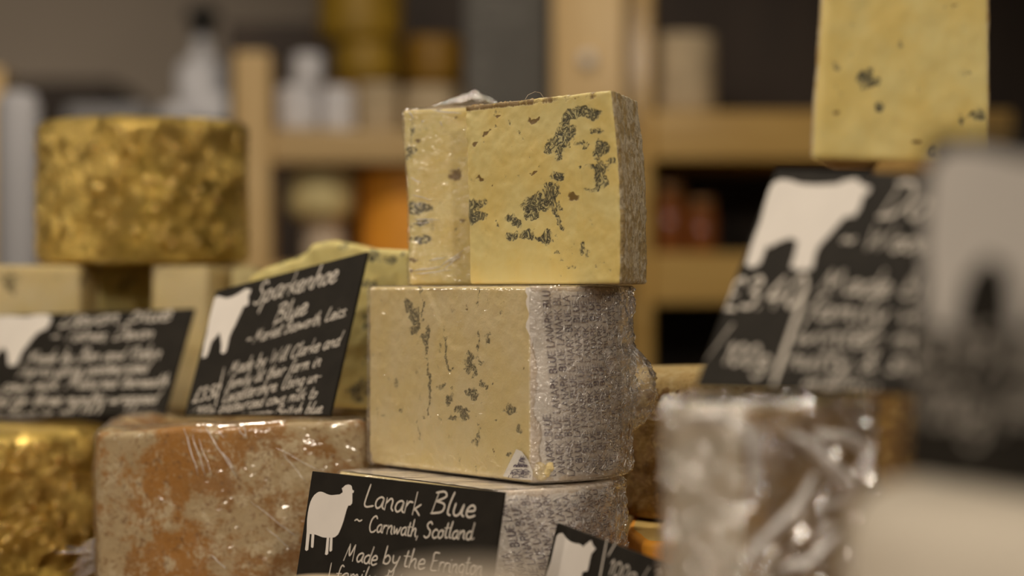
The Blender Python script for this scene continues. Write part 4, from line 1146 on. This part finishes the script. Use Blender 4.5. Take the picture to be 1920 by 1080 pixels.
# tall cow sign at right
S = Sign('tall black card with a white cow, on the crumpled film wedge', P(1455, 317, 1.115), P(1745, 326, 1.02), P(1303, 724, 1.083), width=.150, hr=.0985)
S.shape('cow_silhouette', zs([(392,175),(405,145),(420,130),(450,122),(485,128),(520,140),(560,144),(600,145),(640,143),(680,140),(690,130),(715,126),(740,120),(755,124),(762,138),(805,155),(795,178),(775,190),(768,215),(760,240),(740,270),(700,275),(680,298),(660,320),(640,345),(620,365),(590,400),(578,435),(570,480),(555,490),(528,488),(515,492),(482,478),(495,440),(505,400),(510,372),(480,360),(450,370),(425,380),(400,396),(385,390),(372,425),(358,462),(340,474),(322,480),(300,468),(312,425),(325,385),(345,330),(358,298),(367,265),(378,220)], 1260, 280, 2.16))
S.write('Dorset Blue', (1645, 408), (2050, 416), 72, .11, .35)
S.write('~ Woodbridge', (1570, 468), (1900, 474), 44, .13, .3)
S.write('£3.40', (1345, 582), (1500, 576), 58, .13, .2)
S.write('/', (1322, 664), (1352, 662), 50, .15, .3)
S.write('100g', (1352, 682), (1440, 692), 42, .13, .2)
S.line((1512, 540), (1452, 716), .0034)
S.write('Made by the', (1530, 550), (1850, 562), 46, .12, .3)
S.write('family with', (1506, 598), (1800, 610), 44, .12, .3)
S.write('winter milk', (1488, 644), (1780, 656), 42, .12, .3)
S.write('nutty & sweet', (1474, 688), (1800, 704), 42, .12, .3)
S.write('mellow', (1500, 734), (1640, 742), 40, .12, .3)
S.finish()
# nearest sign
S = Sign('nearest blurred black card with a pale cow, on the pale round', Vector((.128, .745, 1.3475)), Vector((.163, .60, 1.339)), Vector((.119, .738, 1.2445)), width=.150, height=.1035)
S.shape('cow_silhouette', [(1736,470),(1740,400),(1746,320),(1772,285),(1815,278),(1860,284),(1930,300),(2000,296),(2060,280),(2090,340),(2060,420),(2000,470),(1960,520),(1935,620),(1900,615),(1898,540),(1890,500),(1850,480),(1815,520),(1800,570),(1790,620),(1745,610),(1740,540)])
S.write('£3.95', (1700, 700), (1860, 690), 70, .14, .2)
S.write('Made by', (1880, 690), (2060, 700), 70, .14, .2)
S.write('/100g', (1700, 790), (1850, 800), 70, .14, .2)
S.write('family', (1870, 780), (2060, 800), 70, .14, .2)
S.finish()
# small low sign
S = Sign('small low black card with a cow head, left of the orange slab', Vector((.0247, 1.32, 1.1719)), Vector((.0767, 1.224, 1.1612)), Vector((-.0005, 1.318, 1.070)), width=.14, height=.104)
S.shape('cow_silhouette', zs([(170,830),(190,760),(230,640),(260,500),(290,370),(305,310),(330,280),(375,270),(420,330),(460,368),(500,390),(545,404),(590,410),(630,430),(645,460),(660,430),(700,400),(745,365),(758,400),(770,430),(805,470),(780,505),(750,540),(740,580),(730,620),(715,700),(700,760),(670,766),(640,770),(620,840),(590,960),(300,1000),(180,1000)], 1000, 960, 6.857))
S.line((1139, 1010), (1124, 1090), .0012)
S.line((1157, 1015), (1141, 1042), .0010)
S.write('100g', (1138, 1078), (1192, 1092), 30, .10, .2)
S.write('/ 3.20', (1196, 1096), (1270, 1112), 34, .10, .2)
S.finish()
